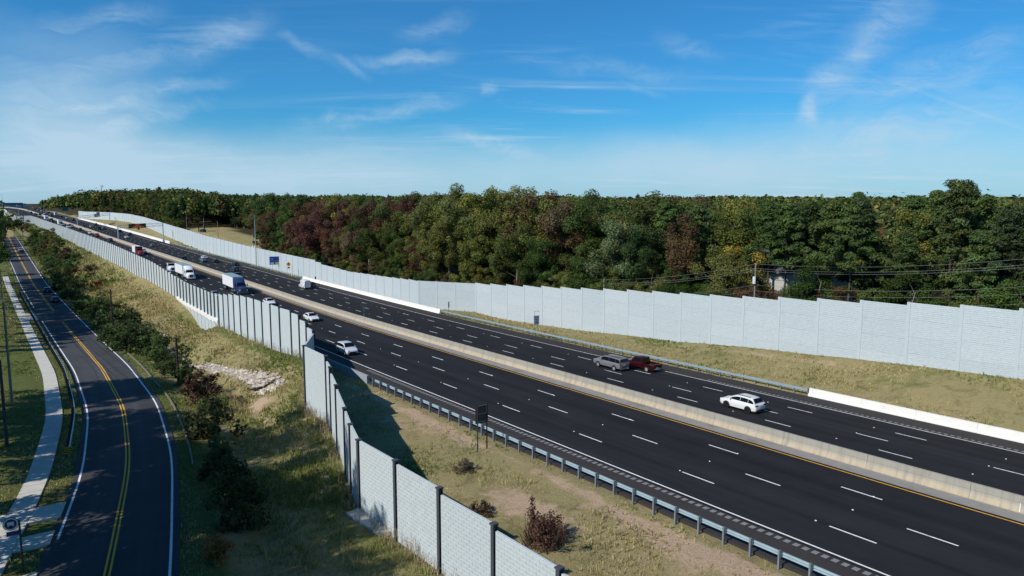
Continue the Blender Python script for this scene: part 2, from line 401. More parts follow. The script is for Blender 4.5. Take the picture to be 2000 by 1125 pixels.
def PF(s, off, h=0.0): s = np.asarray(s, float); return P(s, tf(s) + off, zf(s) + h)
# left noise wall: s, t, base, top
LW = np.array([(-20, 23.5, -21.6, -17.9), (10, 21.9, -21.9, -17.6), (30.1, 21.1, -22.1, -17.5), (35.3, 20.8, -22.0, -17.2), (40.5, 20.6, -22.0, -16.85), (45.7, 20.4, -22.0, -16.75),
               (49.6, 21.5, -22.1, -17.0), (53.4, 22.7, -22.2, -16.6), (59.6, 24.6, -22.2, -16.9), (64.3, 26.0, -22.3, -16.5), (67.3, 26.8, -22.3, -15.75), (73.5, 26.9, -22.2, -15.3), (92.0, 35.0, -22.0, -17.6)])
LWS = np.array([92, 95, 100, 105, 110, 120, 130, 140, 150, 165, 180, 200, 230, 260, 300, 350, 400, 450, 500, 600, 700, 800, 900])
LWB = np.array([-22.0, -21.9, -22.3, -22.5, -22.7, -22.9, -23.1, -23.7, -26.9, -27.6, -26.6, -25.0, -25.2, -25.1, -24.2, -23.2, -22.0, -20.7, -19.2, -16.6, -15.0, -13.4, -12])
LWT = np.array([-17.6, -17.0, -15.8, -15.75, -15.75, -15.85, -16.45, -17.6, -18.4, -18.85, -19.2, -18.9, -17.75, -17.3, -16.4, -15.55, -14.8, -13.9, -13.0, -11.1, -10.0, -9, -8])
TWS = np.array([92, 95, 98, 101, 105, 115, 129, 141, 160]); TWT = np.array([35.0, 35.2, 35.3, 35.2, 34.9, 34.8, 34.9, 35.4, 33.9 + float(cc(160))])
def tw(s): return np.where(s < 92, np.interp(s, LW[:, 0], LW[:, 1]), np.where(s < 160, np.interp(s, TWS, TWT), 33.9 + cc(s)))
def wbase(s): return np.where(s < 92, np.interp(s, LW[:, 0], LW[:, 2]), np.interp(s, LWS, LWB))
# right noise wall: s, t, base, top
RWT = np.array([(-10, 95.2, -19.0, -11.0), (30.3, 94.7, -20.2, -12.3), (42.5, 94.5, -20.8, -13.05), (54.7, 94.4, -21.7, -13.9), (66.9, 94.2, -22.5, -14.9), (79.1, 94.0, -23.7, -15.5), (91.3, 93.9, -24.4, -16.25),
                (103.5, 93.7, -25.3, -17.1), (115.7, 93.6, -25.9, -17.9), (127.9, 93.4, -26.4, -18.7), (140.1, 93.2, -26.2, -19.43), (154, 85.6, -26.2, -19.5),
                (170, 87.0, -26.4, -20.25), (203, 88.2, -26.7, -21.15), (206, 88.3, -26.7, -20.9), (225, 88.8, -26.7, -20.6), (227, 88.9, -26.7, -19.6), (235, 89.0, -26.7, -19.6), (300, 88.9, -26.0, -18.74), (370, 87.8, -24.8, -16.74), (420, 89.1, -23.4, -15.1),
                (450, 90.7, -22.5, -14.75), (500, 93.1, -20.9, -13.58), (586, 98.2, -18.7, -12.02), (658, 99.3, -17.3, -10.76), (705, 93.4, -16.6, -10.12), (735, 86.6, -16.4, -9.99), (760, 79.5, -16.2, -9.94), (800, 76.5, -15.6, -9.7)])
def trw(s): return np.where(s < 800, np.interp(s, RWT[:, 0], RWT[:, 1]), 82 + cc(s))
def zrw(s): return np.where(s < 800, np.interp(s, RWT[:, 0], RWT[:, 2]), zR(s, 80))
GS = np.array([-300, 0, 130, 250, 400, 600, 800, 1100, 1600, 2200, 4000]); GZ = np.array([-20, -22, -26, -25, -20, -12.5, -9, -13, -22, -24, -10])
def ground(s, t):
    """height of the terrain at (s, t), arrays"""
    s = np.asarray(s, float); t = np.asarray(t, float); s, t = np.broadcast_arrays(s, t)
    c = cc(s); f = tf(s); z0 = np.where(s < 600, zf(s), zL(s, 30) - 1.5)
    w = tw(s); wb = wbase(s)
    ditch = np.minimum(z0 - .25 - 1.35 * np.clip((s - 60) / 40, 0, 1), wb - .35)
    near = s < 92
    bank = np.where(near, -22.35, wb)
    rw = trw(s); rb = zrw(s); gz = np.interp(s, GS, GZ)
    T = [f - 400, f - 90, f - 30, f - 12, f - 4.2, f + 4.2, f + 5.6, f + 9, f + 13.5, np.maximum(w - 7 - 4 * (~near), f + 14.0), np.maximum(w - 1.2, f + 14.5), np.maximum(w + .8, f + 15), 34.9 + c, 36.4 + c, tMT + .1 + c, tMT + .3 + c, 79.2 + c, 80.6 + c, np.maximum(rw - 1.0, 81.5 + c), np.maximum(rw + 1.5, 84 + c), rw + 14, rw + 80, rw + 400, rw + 4000]
    Zv = [z0 + 5, z0 + 2.5, z0 + 1.3, z0 + .35, z0 - .12, z0 - .12, z0 - .1, z0 - .75, ditch, ditch + (wb - ditch) * np.where(near, .3, .28), wb, bank, zL(s, 35) - .12, zL(s, 36.4) - .35, zL(s, tMT) - .35, zR(s, tMT) - .4, zR(s, 79.2) - .35, zR(s, 80.6) - .12, rb, rb - .3, gz, gz + 0.5, gz + 3, gz + 14]
    out = np.full(s.shape, np.nan); out = np.where(t <= T[0], Zv[0], out)
    for i in range(len(T) - 1):
        a, b = T[i], T[i + 1]; k = np.clip((t - a) / np.maximum(b - a, 1e-3), 0, 1)
        out = np.where((t > a) & (t <= b), Zv[i] * (1 - k) + Zv[i + 1] * k, out)
    out = np.where(t > T[-1], Zv[-1], out)
    return out
def gpt(s, t, h=0.0): return P(np.asarray(s, float), np.asarray(t, float), ground(s, t) + h)
def st_of(p): return p[0] * DV[0] + p[1] * DV[1], p[0] * NV[0] + p[1] * NV[1]
def pick(u, v, zfun):
    """the point of a surface z = zfun(s, t) seen at picture position (u, v)"""
    r = px_dir(u, v); lo, hi = 5.0, 4000.0
    for _ in range(50):
        m = (lo + hi) / 2; q = r * m; s, t = st_of(q)
        if q[2] > zfun(s, t): lo = m
        else: hi = m
    return q, s, t
def on_left(u, v, h=0.0): return pick(u, v, lambda s, t: float(zL(s, t - cc(s))) + h)
def on_right(u, v, h=0.0): return pick(u, v, lambda s, t: float(zR(s, t - cc(s))) + h)
def on_ground(u, v, h=0.0): return pick(u, v, lambda s, t: float(ground(s, t)) + h)
def height_at(p, v):
    """height of the point straight above p that is seen at picture row v"""
    r = px_dir(1000, v); return float(r[2] / r[1] * p[1])

# value noise for the terrain and crowns
_perm = rng.random((64, 64))
def vnoise(x, y):
    xi = np.floor(x).astype(int); yi = np.floor(y).astype(int); fx = x - xi; fy = y - yi
    fx = fx * fx * (3 - 2 * fx); fy = fy * fy * (3 - 2 * fy)
    g = lambda a, b: _perm[a % 64, b % 64]
    return (g(xi, yi) * (1 - fx) + g(xi + 1, yi) * fx) * (1 - fy) + (g(xi, yi + 1) * (1 - fx) + g(xi + 1, yi + 1) * fx) * fy

RIPRAP = np.array([(89, 28.3, 2.0), (94, 28.7, 2.0), (100, 28.3, 1.25), (107, 27.6, .85), (114, 26.9, .8), (123, 25.8, .75), (133, 25.4, .7), (142, 25.8, 1.0), (150, 26.8, 1.3), (158, 28.3, 1.3), (165, 27.8, .9), (176, 27.0, .6), (200, 26.5, .6), (230, 26, .6)])
def rip_w(s, t):
    c = np.interp(s, RIPRAP[:, 0], RIPRAP[:, 1]); w = np.interp(s, RIPRAP[:, 0], RIPRAP[:, 2])
    return np.where((s > 87.5) & (s < 235), 1 - np.abs(t - c) / w, -1.0)
def build_ground():
    ss = np.concatenate([np.arange(-120, 20, 6.), np.arange(20, 190, 1.1), np.arange(190, 420, 4.), np.arange(420, 1000, 14.), np.arange(1000, 2100, 50.), [2300, 2700, 3300, 4200, 6000]])
    tt = np.concatenate([[-3000, -1500, -800, -450, -250, -150, -100, -70], np.arange(-50, -12, 3.), np.arange(-12, 36, .9), np.arange(36, 79, 5.), np.arange(79, 100, .9), np.arange(100, 140, 5.), [150, 180, 230, 300, 420, 600, 900, 1400, 2200, 3500]])
    S, T = np.meshgrid(ss, tt, indexing='ij'); S2 = S.ravel(); T2 = T.ravel()
    Z = ground(np.clip(S2, -120, 2000), T2)
    c = cc(S2); off = T2 - tf(S2); pav = ((T2 > 35.0 + c) & (T2 < 80.6 + c)) | (np.abs(off) < 5.6) | ((off > -8.4) & (off < -4.6))
    amp = np.where(pav | (S2 > 420), 0, 1.0)
    wall_d = np.minimum(np.abs(T2 - tw(S2)), np.abs(T2 - trw(S2))); amp = amp * np.clip(wall_d / 2, .15, 1)
    Z = Z + amp * ((vnoise(S2 * .16, T2 * .16) - .5) * .5 + (vnoise(S2 * .6 + 9, T2 * .6) - .5) * .22)
    # the creek behind the culvert wall drops into a pit
    pit = np.exp(-(((S2 - 162) / 9) ** 2 + ((T2 - 33.5) / 4.5) ** 2)); Z = Z - pit * 1.9 * (T2 < 38)
    Z = Z - np.clip(rip_w(S2, T2), 0, 1) ** .5 * .35
    dirt = np.zeros_like(S2); lush = np.zeros_like(S2); wood = np.zeros_like(S2)
    g = np.exp(-((T2 - 33.6 - c) / 1.1) ** 2) * (S2 < 80); dirt += g * .6                       # along the guardrail
    dirt += .75 * np.exp(-(((S2 - 38) / 5.5) ** 2 + ((T2 - 29.5) / 2.4) ** 2)) + .5 * np.exp(-(((S2 - 26) / 6) ** 2 + ((T2 - 32) / 2.2) ** 2))
    dirt += .50 * np.exp(-(((S2 - 62) / 9) ** 2 + ((T2 - 31.5) / 2.4) ** 2)) + .18 * ((T2 > tw(S2) + 1) & (T2 < 34.5) & (S2 < 80)) * vnoise(S2 * .3 + 2, T2 * .3)
    dirt += .85 * np.exp(-(((S2 - 84) / 4.5) ** 2 + ((T2 - 25.6 + (S2 - 84) * .15) / 1.7) ** 2))   # below the riprap
    tr = 24.2 + (84 - S2) * -.10; dirt += .62 * np.exp(-((T2 - tr) / .8) ** 2) * ((S2 > 42) & (S2 < 86))
    dirt += .8 * np.exp(-(((S2 - 158) / 7) ** 2 + ((T2 - 32) / 3) ** 2)) + .45 * np.exp(-((T2 - 80.9 - c) / .8) ** 2) * (S2 > 45)
    dirt += .6 * np.exp(-(((S2 - 60) / 30) ** 2 + ((T2 - 91) / 1.4) ** 2))
    lush += .9 * np.exp(-((off - 5.2) / 1.2) ** 2) + .7 * ((off < -4) & (off > -30)) + .8 * np.exp(-((T2 - tw(S2) + 1.0) / 1.1) ** 2) * (S2 > 92)
    lush += .35 * np.exp(-(((S2 - 46) / 9) ** 2 + ((T2 - 18.5) / 2) ** 2))
    wood = np.where(T2 > trw(S2) + 3, 1.0, 0) + np.where((off < -34), 1.0, 0)
    clear = (T2 > trw(S2)) & (S2 > 310) & (S2 < 480) & (T2 < trw(S2) + 34); wood = np.where(clear, 0, wood); dirt += np.where(clear & (S2 > 430), .4, 0)
    wood = np.clip(wood, 0, 1)
    q = P(S2, T2, Z); ns, nt = S.shape
    i, j = np.meshgrid(np.arange(ns - 1), np.arange(nt - 1), indexing='ij'); a = (i * nt + j).ravel()
    Fq = np.stack([a, a + nt, a + nt + 1, a + 1], 1)[:, ::-1]
    me = np_mesh('ground', q, Fq, M_GROUND, np.stack([dirt, lush, wood], 1), 'cover', smooth=True)
    return tag(obj('ground', me), kind='structure')
build_ground()

# ------------------------------------------------------------------ roads
def ribbon(name, fn, ts, ss, m, parent=None, kind=None, thick=0.0):
    """a sheet with lateral lines ts (fn(s, t) gives points) along stations ss; thick adds a skirt"""
    ss = np.asarray(ss, float); rows = [fn(ss, t) for t in ts]
    if thick: rows = [rows[0] - [0, 0, thick]] + rows + [rows[-1] - [0, 0, thick]]; ts = [ts[0]] + list(ts) + [ts[-1]]
    V = np.stack(rows, 1); n, k = V.shape[:2]; a = (np.arange(n - 1)[:, None] * k + np.arange(k - 1)[None]).ravel()
    Fq = np.stack([a, a + 1, a + k + 1, a + k], 1)
    ST = np.stack(np.broadcast_arrays(ss[:, None], np.asarray(ts, float)[None], 0.0), -1)
    o = obj(name, np_mesh(name, V.reshape(-1, 3), Fq, m, ST.reshape(-1, 3), 'st'), parent)
    if kind: o['kind'] = kind
    return o
SS = np.concatenate([np.arange(-60, 400, 4.), np.arange(400, 2000, 12.)])
hwy_l = ribbon('highway_roadway', lambda s, t: PL(s, t), [tEL - .35, tB, tY + .45], SS, M_ASPH, kind='structure', thick=.5)
hwy_r = ribbon('highway_roadway', lambda s, t: PR(s, t), [tMT + .4, tR2, tER + .35], SS, M_ASPH, kind='structure', thick=.5)
ribbon('highway_shoulder', lambda s, t: PL(s, t, -.006), [35.3, tEL - .35], SS, M_SHOUL, kind='structure', thick=.5)
ribbon('highway_shoulder', lambda s, t: PR(s, t, -.006), [tER + .35, 80.35], SS, M_SHOUL, kind='structure', thick=.5)
ribbon('median_shoulder', lambda s, t: PL(s, t, .012), [tY + .45, tMT - .2], SS, M_CONCSH, kind='structure', thick=.5)

def dash_line(fn, t, ph, parent, side, s0=-30, s1=420, w=.145):
    for s in np.arange(ph - 20 * 12.19, 1100, 12.19):
        if s < s0: continue
        if s > s1: break
        a = np.array([s, s + 3.05]); V = np.concatenate([fn(a, t - w / 2, .006), fn(a, t + w / 2, .006)])
        V = V[[0, 2, 3, 1]]; me = bpy.data.meshes.new('lane_dash'); me.from_pydata([tuple(p) for p in V], [], [(0, 1, 2, 3)]); me.materials.append(M_WHITE)
        obj('lane_dash', me, parent)
    V = []; Fq = []
    for s in np.arange(ph - 20 * 12.19, 1100, 12.19):
        if s <= s1: continue
        a = np.array([s, s + 3.05]); v = np.concatenate([fn(a, t - w / 2, .01), fn(a, t + w / 2, .01)])[[0, 2, 3, 1]]
        Fq.append(np.arange(4) + 4 * len(V)); V.append(v)
    o = obj('far_lane_dashes', np_mesh('far_lane_dashes', np.concatenate(V), np.array(Fq), M_WHITE), parent); o['kind'] = 'stuff'
PH = {}
def phase(p, side):
    q, s, t = (on_left if side == 'L' else on_right)(*p); return s - 3.05
dash_line(PL, tA, phase((1332, 922), 'L'), hwy_l, 'L', s1=240)
dash_line(PL, tB, phase((1456, 925.5), 'L'), hwy_l, 'L', s1=260)
dash_line(PL, tC, phase((1384, 868.7), 'L'), hwy_l, 'L', s1=280)
dash_line(PR, tR1, phase((1539, 795), 'R'), hwy_r, 'R', s1=480)
dash_line(PR, tR2, phase((1312, 756), 'R'), hwy_r, 'R', s1=480)
dash_line(PR, tR3, phase((1494, 820.3), 'R'), hwy_r, 'R', s1=480)
ribbon('edge_line', lambda s, t: PL(s, t, .006), [tEL - .075, tEL + .075], SS, M_WHITE, hwy_l)
ribbon('edge_line', lambda s, t: PR(s, t, .006), [tER - .075, tER + .075], SS, M_WHITE, hwy_r)
ribbon('yellow_edge_line', lambda s, t: PL(s, t, .006), [tY - .065, tY + .065], SS, M_YELLOW, hwy_l)
ribbon('yellow_edge_line', lambda s, t: PR(s, t, .006), [tMT + 3.0, tMT + 3.16], SS, M_YELLOW, hwy_r)
def rumble(fn, t0, t1, s0, s1, parent):
    V = []; Fq = []
    for s in np.arange(s0, s1, .62):
        a = np.array([s, s + .36]); v = np.concatenate([fn(a, t0, .006), fn(a, t1, .006)])[[0, 2, 3, 1]]; Fq.append(np.arange(4) + 4 * len(V)); V.append(v)
    o = obj('rumble_strip', np_mesh('rumble_strip', np.concatenate(V), np.array(Fq), M_RUMBLE), parent); o['kind'] = 'stuff'
rumble(PL, tEL - .95, tEL - .50, -30, 84, hwy_l); rumble(PR, tER + .45, tER + .85, -20, 60, hwy_r)
# raised pavement markers: little white domes between the dashes
mk = MB()
for fn, t in ((PL, tA), (PL, tB), (PL, tC), (PR, tR1), (PR, tR2), (PR, tR3)):
    for s in np.arange(-20, 160, 12.19): 
        p = fn(s + 7.3 + rng.uniform(-.4, .4), t + .05, .02); mk.box(p, (.11, .11, .05), (.6, .6))
mk.build('pavement_marker', mat('marker_white', (.75, .75, .70), .5, 0), hwy_l, kind='stuff')

# frontage road
SF = np.concatenate([np.arange(-40, 250, 2.), np.arange(250, 492, 5.)])
fr = ribbon('frontage_road', lambda s, t: PF(s, t), [-4.0, -1.7, 0, 1.7, 4.0], SF, M_FRONT, kind='structure', thick=.4)
ribbon('edge_line', lambda s, t: PF(s, t, .006), [3.40, 3.56], SF, M_WHITE, fr)
ribbon('edge_line', lambda s, t: PF(s, t, .006), [-3.56, -3.40], SF[(SF > 53) & (SF < 190)], M_WHITE, fr)
ribbon('edge_line', lambda s, t: PF(s, t, .006), [-3.56, -3.40], SF[(SF > 215) & (SF < 560)], M_WHITE, fr)
for a in (-.20, .08):
    ribbon('yellow_centre_line', lambda s, t: PF(s, t, .006), [a, a + .13], SF[SF < 186], M_YELLOW, fr)
    ribbon('yellow_centre_line', lambda s, t: PF(s, t, .006), [a, a + .13], SF[SF > 204], M_YELLOW, fr)
def crack(fn, m=None, w=.05, name='asphalt_crack'):
    pts = np.array(fn); V = []
    for s, o in pts: V += [PF(s - w / 2, o, .004), PF(s + w / 2, o, .004)]
    n = len(pts); Fq = np.array([(2 * i, 2 * i + 1, 2 * i + 3, 2 * i + 2) for i in range(n - 1)]); obj(name, np_mesh(name, np.array(V), Fq, m or M_CRACK), fr)
M_CRACK = mat('tar_filled_crack', (.018, .018, .019), .8, .1, 2)
for s0, o0, o1 in ((100.5, -3.2, 3.1), (108.6, -3.3, .2), (113.5, -1.0, 3.3), (119.4, -3.3, 3.3), (127.2, -3.3, 1.0), (137, -3.2, 3.2), (86.4, -3.0, 3.3), (146, -3.3, 3.0), (93.0, .4, 3.3)):
    oo = np.linspace(o0, o1, 12); crack(np.stack([s0 + np.cumsum(rng.normal(0, .09, 12)), oo], 1), w=.06)
for da in (0, 1.6):
    ss_ = np.linspace(98, 134, 22); V = []
    for s in ss_: o = -1.9 + da + .9 * math.sin((s - 98) / 36 * 2.6); V += [PF(s, o - .09, .005), PF(s, o + .09, .005)]
    obj('tyre_mark', np_mesh('tyre_mark', np.array(V), np.array([(2 * i, 2 * i + 1, 2 * i + 3, 2 * i + 2) for i in range(21)]), mat('tyre_mark_black', (.036, .036, .038), .9, .3, 2)), fr)
side = tag(bpy.data.objects.new('sidewalk', None), kind='structure'); COL.objects.link(side)
slab_s = np.arange(30, 300, 1.85)
for a in slab_s:
    q = np.array([a + .04, a + 1.85]); V = np.concatenate([PF(q, -7.45, .10), PF(q, -5.85, .10)])[[0, 2, 3, 1]]; V = np.concatenate([V, V - [0, 0, .25]])
    me = bpy.data.meshes.new('slab'); me.from_pydata([tuple(p) for p in V], [], [(0, 1, 2, 3), (0, 4, 5, 1), (1, 5, 6, 2), (2, 6, 7, 3), (3, 7, 4, 0)]); me.materials.append(M_CONC); obj('slab', me, side)
def pad(name, pts, parent=None, h=.11, kind='structure', m=M_CONC, th=.3):
    V = [tuple(p) for p in pts]; n = len(V); V2 = V + [(x, y, z - th) for x, y, z in V]
    me = bpy.data.meshes.new(name); me.from_pydata(V2, [], [tuple(range(n))] + [(i, n + i, n + (i + 1) % n, (i + 1) % n) for i in range(n)]); me.materials.append(m)
    o = obj(name, me, parent)
    if kind: o['kind'] = kind
    return o
for a, b in ((58.2, 61.1), (53.4, 55.6), (47.6, 49.2)):
    pad('concrete_apron', [PF(a, -5.82, .105), PF(a, -3.85, .105), PF(b, -3.85, .105), PF(b, -5.82, .105)])
pad('bus_stop_pad', [PF(53.0, -10.4, .104), PF(53.0, -7.47, .104), PF(61, -7.47, .104), PF(61, -9.4, .104)])
ribbon('driveway', lambda s, t: PF(s, t, .035), [-14, -9, -3.95], np.arange(190, 208, 3.), M_CONC, kind='structure')
kerb = tag(bpy.data.objects.new('low_kerb_wall', None), 'low tan concrete kerb wall between the grass strip and roadside bushes', 'kerb'); COL.objects.link(kerb)
for a in np.arange(64, 178, 3.0):
    if 96 < a < 99: continue
    q = np.array([a + .02, a + 3]); rows = [PF(q, 5.05, -.2), PF(q, 5.05, .09), PF(q, 5.21, .09), PF(q, 5.21, -.4)]
    mb = MB(); mb.loft([[r[0] for r in rows], [r[1] for r in rows]]); mb.build('kerb_stone', mat('mossy_kerb', (.17, .15, .115), .9, .2, 2), kerb)

# ------------------------------------------------------------------ barriers
def sect_barrier(name, label, fn, prof, s0, s1, step, m, part, cat='barrier', gap=.02):
    th = thing(name, label, cat)
    s = s0
    while s < s1 - .1:
        e = min(s + step, s1); q = np.linspace(s + gap, e, 3 if step > 6 else 2)
        rings = [[fn(x, t, h) for t, h in prof] for x in q]
        n = len(prof); V = np.array(rings).reshape(-1, 3); ST = np.array([[(x, t, h) for t, h in prof] for x in q]).reshape(-1, 3)
        Fq = [(k * n + i, k * n + i + 1, (k + 1) * n + i + 1, (k + 1) * n + i) for k in range(len(q) - 1) for i in range(n - 1)]
        Fq += [tuple(range(n)) [::-1], tuple((len(q) - 1) * n + i for i in range(n))]
        me = bpy.data.meshes.new(part); me.from_pydata([tuple(p) for p in V], [], Fq); me.materials.append(m)
        a = me.attributes.new('st', 'FLOAT_VECTOR', 'POINT'); a.data.foreach_set('vector', ST.astype(np.float32).ravel())
        obj(part, me, th); s = e
        if s > 400: step = max(step, 24)
    return th
mt0 = tMT - tMT
dzm = lambda s, t, h: PL(s, t, h)
med_prof = [(tMT - .42, -.1), (tMT - .42, .0), (tMT - .40, .09), (tMT - .22, .42), (tMT - .16, .62), (tMT - .17, .63), (tMT - .12, 1.10), (tMT + .12, 1.10), (tMT + .16, .6), (tMT + .34, -1.0), (tMT + .38, -2.6)]
med = sect_barrier('median_barrier', 'long tan and grey concrete median barrier between the two carriageways', PL, med_prof, -40, 1900, 7.5, M_BARR, 'barrier_section')
rb_prof = [(80.35, -.4), (80.35, .10), (80.53, .35), (80.62, .98), (80.92, .98), (80.98, -.6)]
rb_tall = [(80.35, -.4), (80.35, .10), (80.53, .35), (80.60, 1.35), (80.95, 1.35), (81.0, -.6)]
sect_barrier('concrete_barrier', 'new white concrete barrier at the right edge of the frame below the grass bank', PR, rb_prof, -20, 47.6, 6.1, M_WHITEC, 'barrier_section')
sect_barrier('concrete_barrier', 'new white concrete barrier beside the white van, at the foot of the noise wall', PR, rb_prof, 139, 235.5, 6.1, M_WHITEC, 'barrier_section')
sect_barrier('concrete_barrier', 'tall pale concrete barrier running back past both overhead sign gantries', PR, rb_tall, 430, 770, 9, M_WHITEC, 'barrier_section')
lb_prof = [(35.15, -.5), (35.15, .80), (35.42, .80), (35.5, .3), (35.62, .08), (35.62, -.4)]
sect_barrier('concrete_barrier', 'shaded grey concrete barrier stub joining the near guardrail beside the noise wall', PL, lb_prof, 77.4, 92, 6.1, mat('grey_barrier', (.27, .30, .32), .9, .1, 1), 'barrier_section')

def guardrail(label, fn, t, ss, face, group='steel guardrails', pm=None, rm=None, h=.68):
    """W-beam on posts; face = +1 when the beam hangs on the +t side of its posts"""
    th = thing('guardrail', label, 'guardrail', group=group)
    q = np.arange(ss[0], ss[1] + .1, 1.905)
    prof = [(0, .16), (.07, .12), (.07, .05), (.0, .0), (.07, -.05), (.07, -.12), (0, -.16), (-.012, -.16), (.055, -.12), (.055, -.05), (-.015, 0), (.055, .05), (.055, .12), (-.012, .16)]
    V = np.stack([fn(q, t + face * (.20 + a), h + b) for a, b in prof], 1); n, k = V.shape[:2]
    mb = MB(); mb.loft([list(r) for r in V]); mb.build('rail', rm or M_GALV, th)
    me = {}
    pm_ = MB(); pm_.box((0, 0, .18), (.16, .11, 1.5)).box((face * .13, 0, h - .02), (.14, .13, .36)); pme = pm_.mesh('post', pm or M_PSTEEL)
    for s in q:
        o = obj('post', pme, th, tuple(fn(s, t, 0)), heading(float(s)))
    return th
guardrail('near blue-grey guardrail seen from behind its posts, along the dirt bank', PL, 34.9, (-20, 76.5), 1)
guardrail('guardrail behind the red pickup at the foot of the right grass bank', PR, 80.75, (47.8, 138.5), -1)
guardrail('distant guardrail past the white van, under the blue services sign', PR, 80.6, (236, 425), -1)
fth = guardrail('dark guardrail on a curve between the sidewalk and the two-lane road', PF, -4.9, (74.6, 250), 1, pm=mat('dark_wood_post', (.05, .045, .04), .9, .2), h=.62)
# striped object marker on the end of the frontage guardrail
q = PF(74.2, -4.75, .55); mk = thing('object_marker', 'small square marker with black and yellow diagonal stripes on the guardrail end', 'marker', tuple(q), RZ + math.pi)
mb = MB(); mb.box((0, 0, 0), (.62, .03, .62)); mb.build('marker_plate', mat('marker_yellow', (.55, .38, .03), .6, .05), mk)
mb = MB()
for k in (-.42, -.14, .14, .42):
    pts = []
    for x0, z0 in ((-.31, k - .07 - .31), (.31, k - .07 + .31), (.31, k + .07 + .31), (-.31, k + .07 - .31)): pts.append((x0, .0175, min(.31, max(-.31, z0))))
    mb.add(pts, [(3, 2, 1, 0)])
mb.build('stripes', M_BLACK, mk)

# ------------------------------------------------------------------ noise walls
def ashlar_mesh(name, w, h, rows, lmin, lmax, seed, m):
    r = random.Random(seed); mb = MB(); rh = h / rows
    for i in range(rows):
        x = 0.0; z0 = i * rh
        while x < w - .05:
            l = min(r.uniform(lmin, lmax), w - x); l = w - x if w - x - l < .12 else l
            d = r.uniform(.010, .030); g = .014; b = .02
            xs = (x + g, x + l - g); zs = (z0 + g, z0 + rh - g)
            o = [(xs[0], 0, zs[0]), (xs[1], 0, zs[0]), (xs[1], 0, zs[1]), (xs[0], 0, zs[1])]
            i_ = [(xs[0] + b, -d, zs[0] + b), (xs[1] - b, -d * r.uniform(.6, 1), zs[0] + b), (xs[1] - b, -d, zs[1] - b), (xs[0] + b, -d * r.uniform(.6, 1), zs[1] - b)]
            mb.add(o + i_, [(4, 5, 6, 7), (0, 1, 5, 4), (1, 2, 6, 5), (2, 3, 7, 6), (3, 0, 4, 7)]); x += l
    return mb.mesh(name, m)
UNIT = {}
def panel_mesh(kind):
    if kind not in UNIT:
        mb = MB(); mb.box((.5, .075, .5), (1, .15, 1)); UNIT[kind] = mb.mesh('panel', M_WALL if kind == 'wall' else M_WALLB)
    return UNIT[kind]
def wall_run(th, pts, post_me, top_step=True, facing=None, pieces=1, depth=9.0, pw=.42, brick=None):
    """bays between consecutive pts (x, y, base, top); local +x runs along the bay, -y faces the viewer's side of the wall"""
    for i in range(len(pts) - 1):
        a, b = np.array(pts[i]), np.array(pts[i + 1]); L = float(np.hypot(*(b - a)[:2])); ang = math.atan2(b[1] - a[1], b[0] - a[0])
        top = (a[3] + b[3]) / 2; base = min(a[2], b[2]) - .8
        ax, ay = math.cos(ang), math.sin(ang); g = pw * .36
        H = (top - base) / pieces
        for k in range(pieces):
            o = obj('panel', panel_mesh('wall'), th, (a[0] + ax * g, a[1] + ay * g, base + H * k + (.012 if k else 0)), ang); o.scale = (L - 2 * g, 1, H - (.012 if k else 0))
            if facing and i in facing:
                f = obj('stone_facing', facing[i][k % len(facing[i])], o); f.scale = (1 / FW, 1, 1 / FH)
                f['kind'] = 'stuff'
        if brick and i in brick: brick[i](o, L - 2 * g, H, base)
        if post_me is not None:
            for end in ((0, 1) if i == len(pts) - 2 else (0,)):
                e = (a, b)[end]; pt_ = max(top, (pts[i - 1][3] + a[3]) / 2 if i and not end else top)
                o = obj('post', post_me, th, (e[0], e[1], base), ang); o.scale = (1, 1, pt_ + .03 - base)
FW, FH = 5.7, 2.0
STONES = [ashlar_mesh('stone_facing', 1 * FW, FH, 9, .35, 1.1, k, M_WALLB) for k in range(5)]
mb = MB(); mb.box((0, .10, .5), (.42, .34, 1)); CPOST = mb.mesh('post', M_WPOST)
mb = MB(); mb.box((0, -.12, .5), (.25, .03, 1)).box((0, .16, .5), (.25, .03, 1)).box((0, .01, .5), (.04, .28, 1)).box((0, .01, 1.004), (.36, .38, .016)); HPOST = mb.mesh('post', M_DPOST)
mb = MB(); mb.box((0, -.16, .5), (.42, .16, 1)).box((0, .1, .5), (.22, .3, 1)); WIDEPOST = mb.mesh('post', mat('grey_green_post', (.13, .16, .155), .7, .08))

def rw_pt(s): 
    p = P(s, float(np.interp(s, RWT[:, 0], RWT[:, 1])), 0); return [p[0], p[1], float(np.interp(s, RWT[:, 0], RWT[:, 2])), float(np.interp(s, RWT[:, 0], RWT[:, 3]))]
# the right wall: camera-left end of each bay first (local -y must face the highway, i.e. -t)
nearR = [30.3 + 6.097 * k for k in range(19)][::-1]
nearR = nearR + [30.3 - 6.097 * k for k in range(1, 6)]
pts = [rw_pt(s) for s in nearR]
rwn = thing('noise_wall', 'tall pale stone-faced noise wall with posts above the right grass bank', 'noise wall')
wall_run(rwn, pts, CPOST, facing={i: [STONES[(i + k) % 5] for k in range(4)] for i in range(len(pts))}, pieces=4)
jog = [rw_pt(154.0), rw_pt(149.5), rw_pt(145.0), rw_pt(140.1)]
rwj = thing('noise_wall', 'short angled three-bay stone noise wall set back at the jog behind the barrier end', 'noise wall')
wall_run(rwj, jog, CPOST, facing={i: [STONES[(i + k) % 5] for k in range(4)] for i in range(3)}, pieces=4)
farR = []; s = 154.4
while s < 800: farR.append(s); s += 5.4 if s < 250 else 6.1
pts = [rw_pt(s) for s in farR[::-1]]
rwf = thing('noise_wall', 'far pale noise wall winding behind the blue sign and the gantries', 'noise wall')
wall_run(rwf, pts, CPOST, pw=.30)

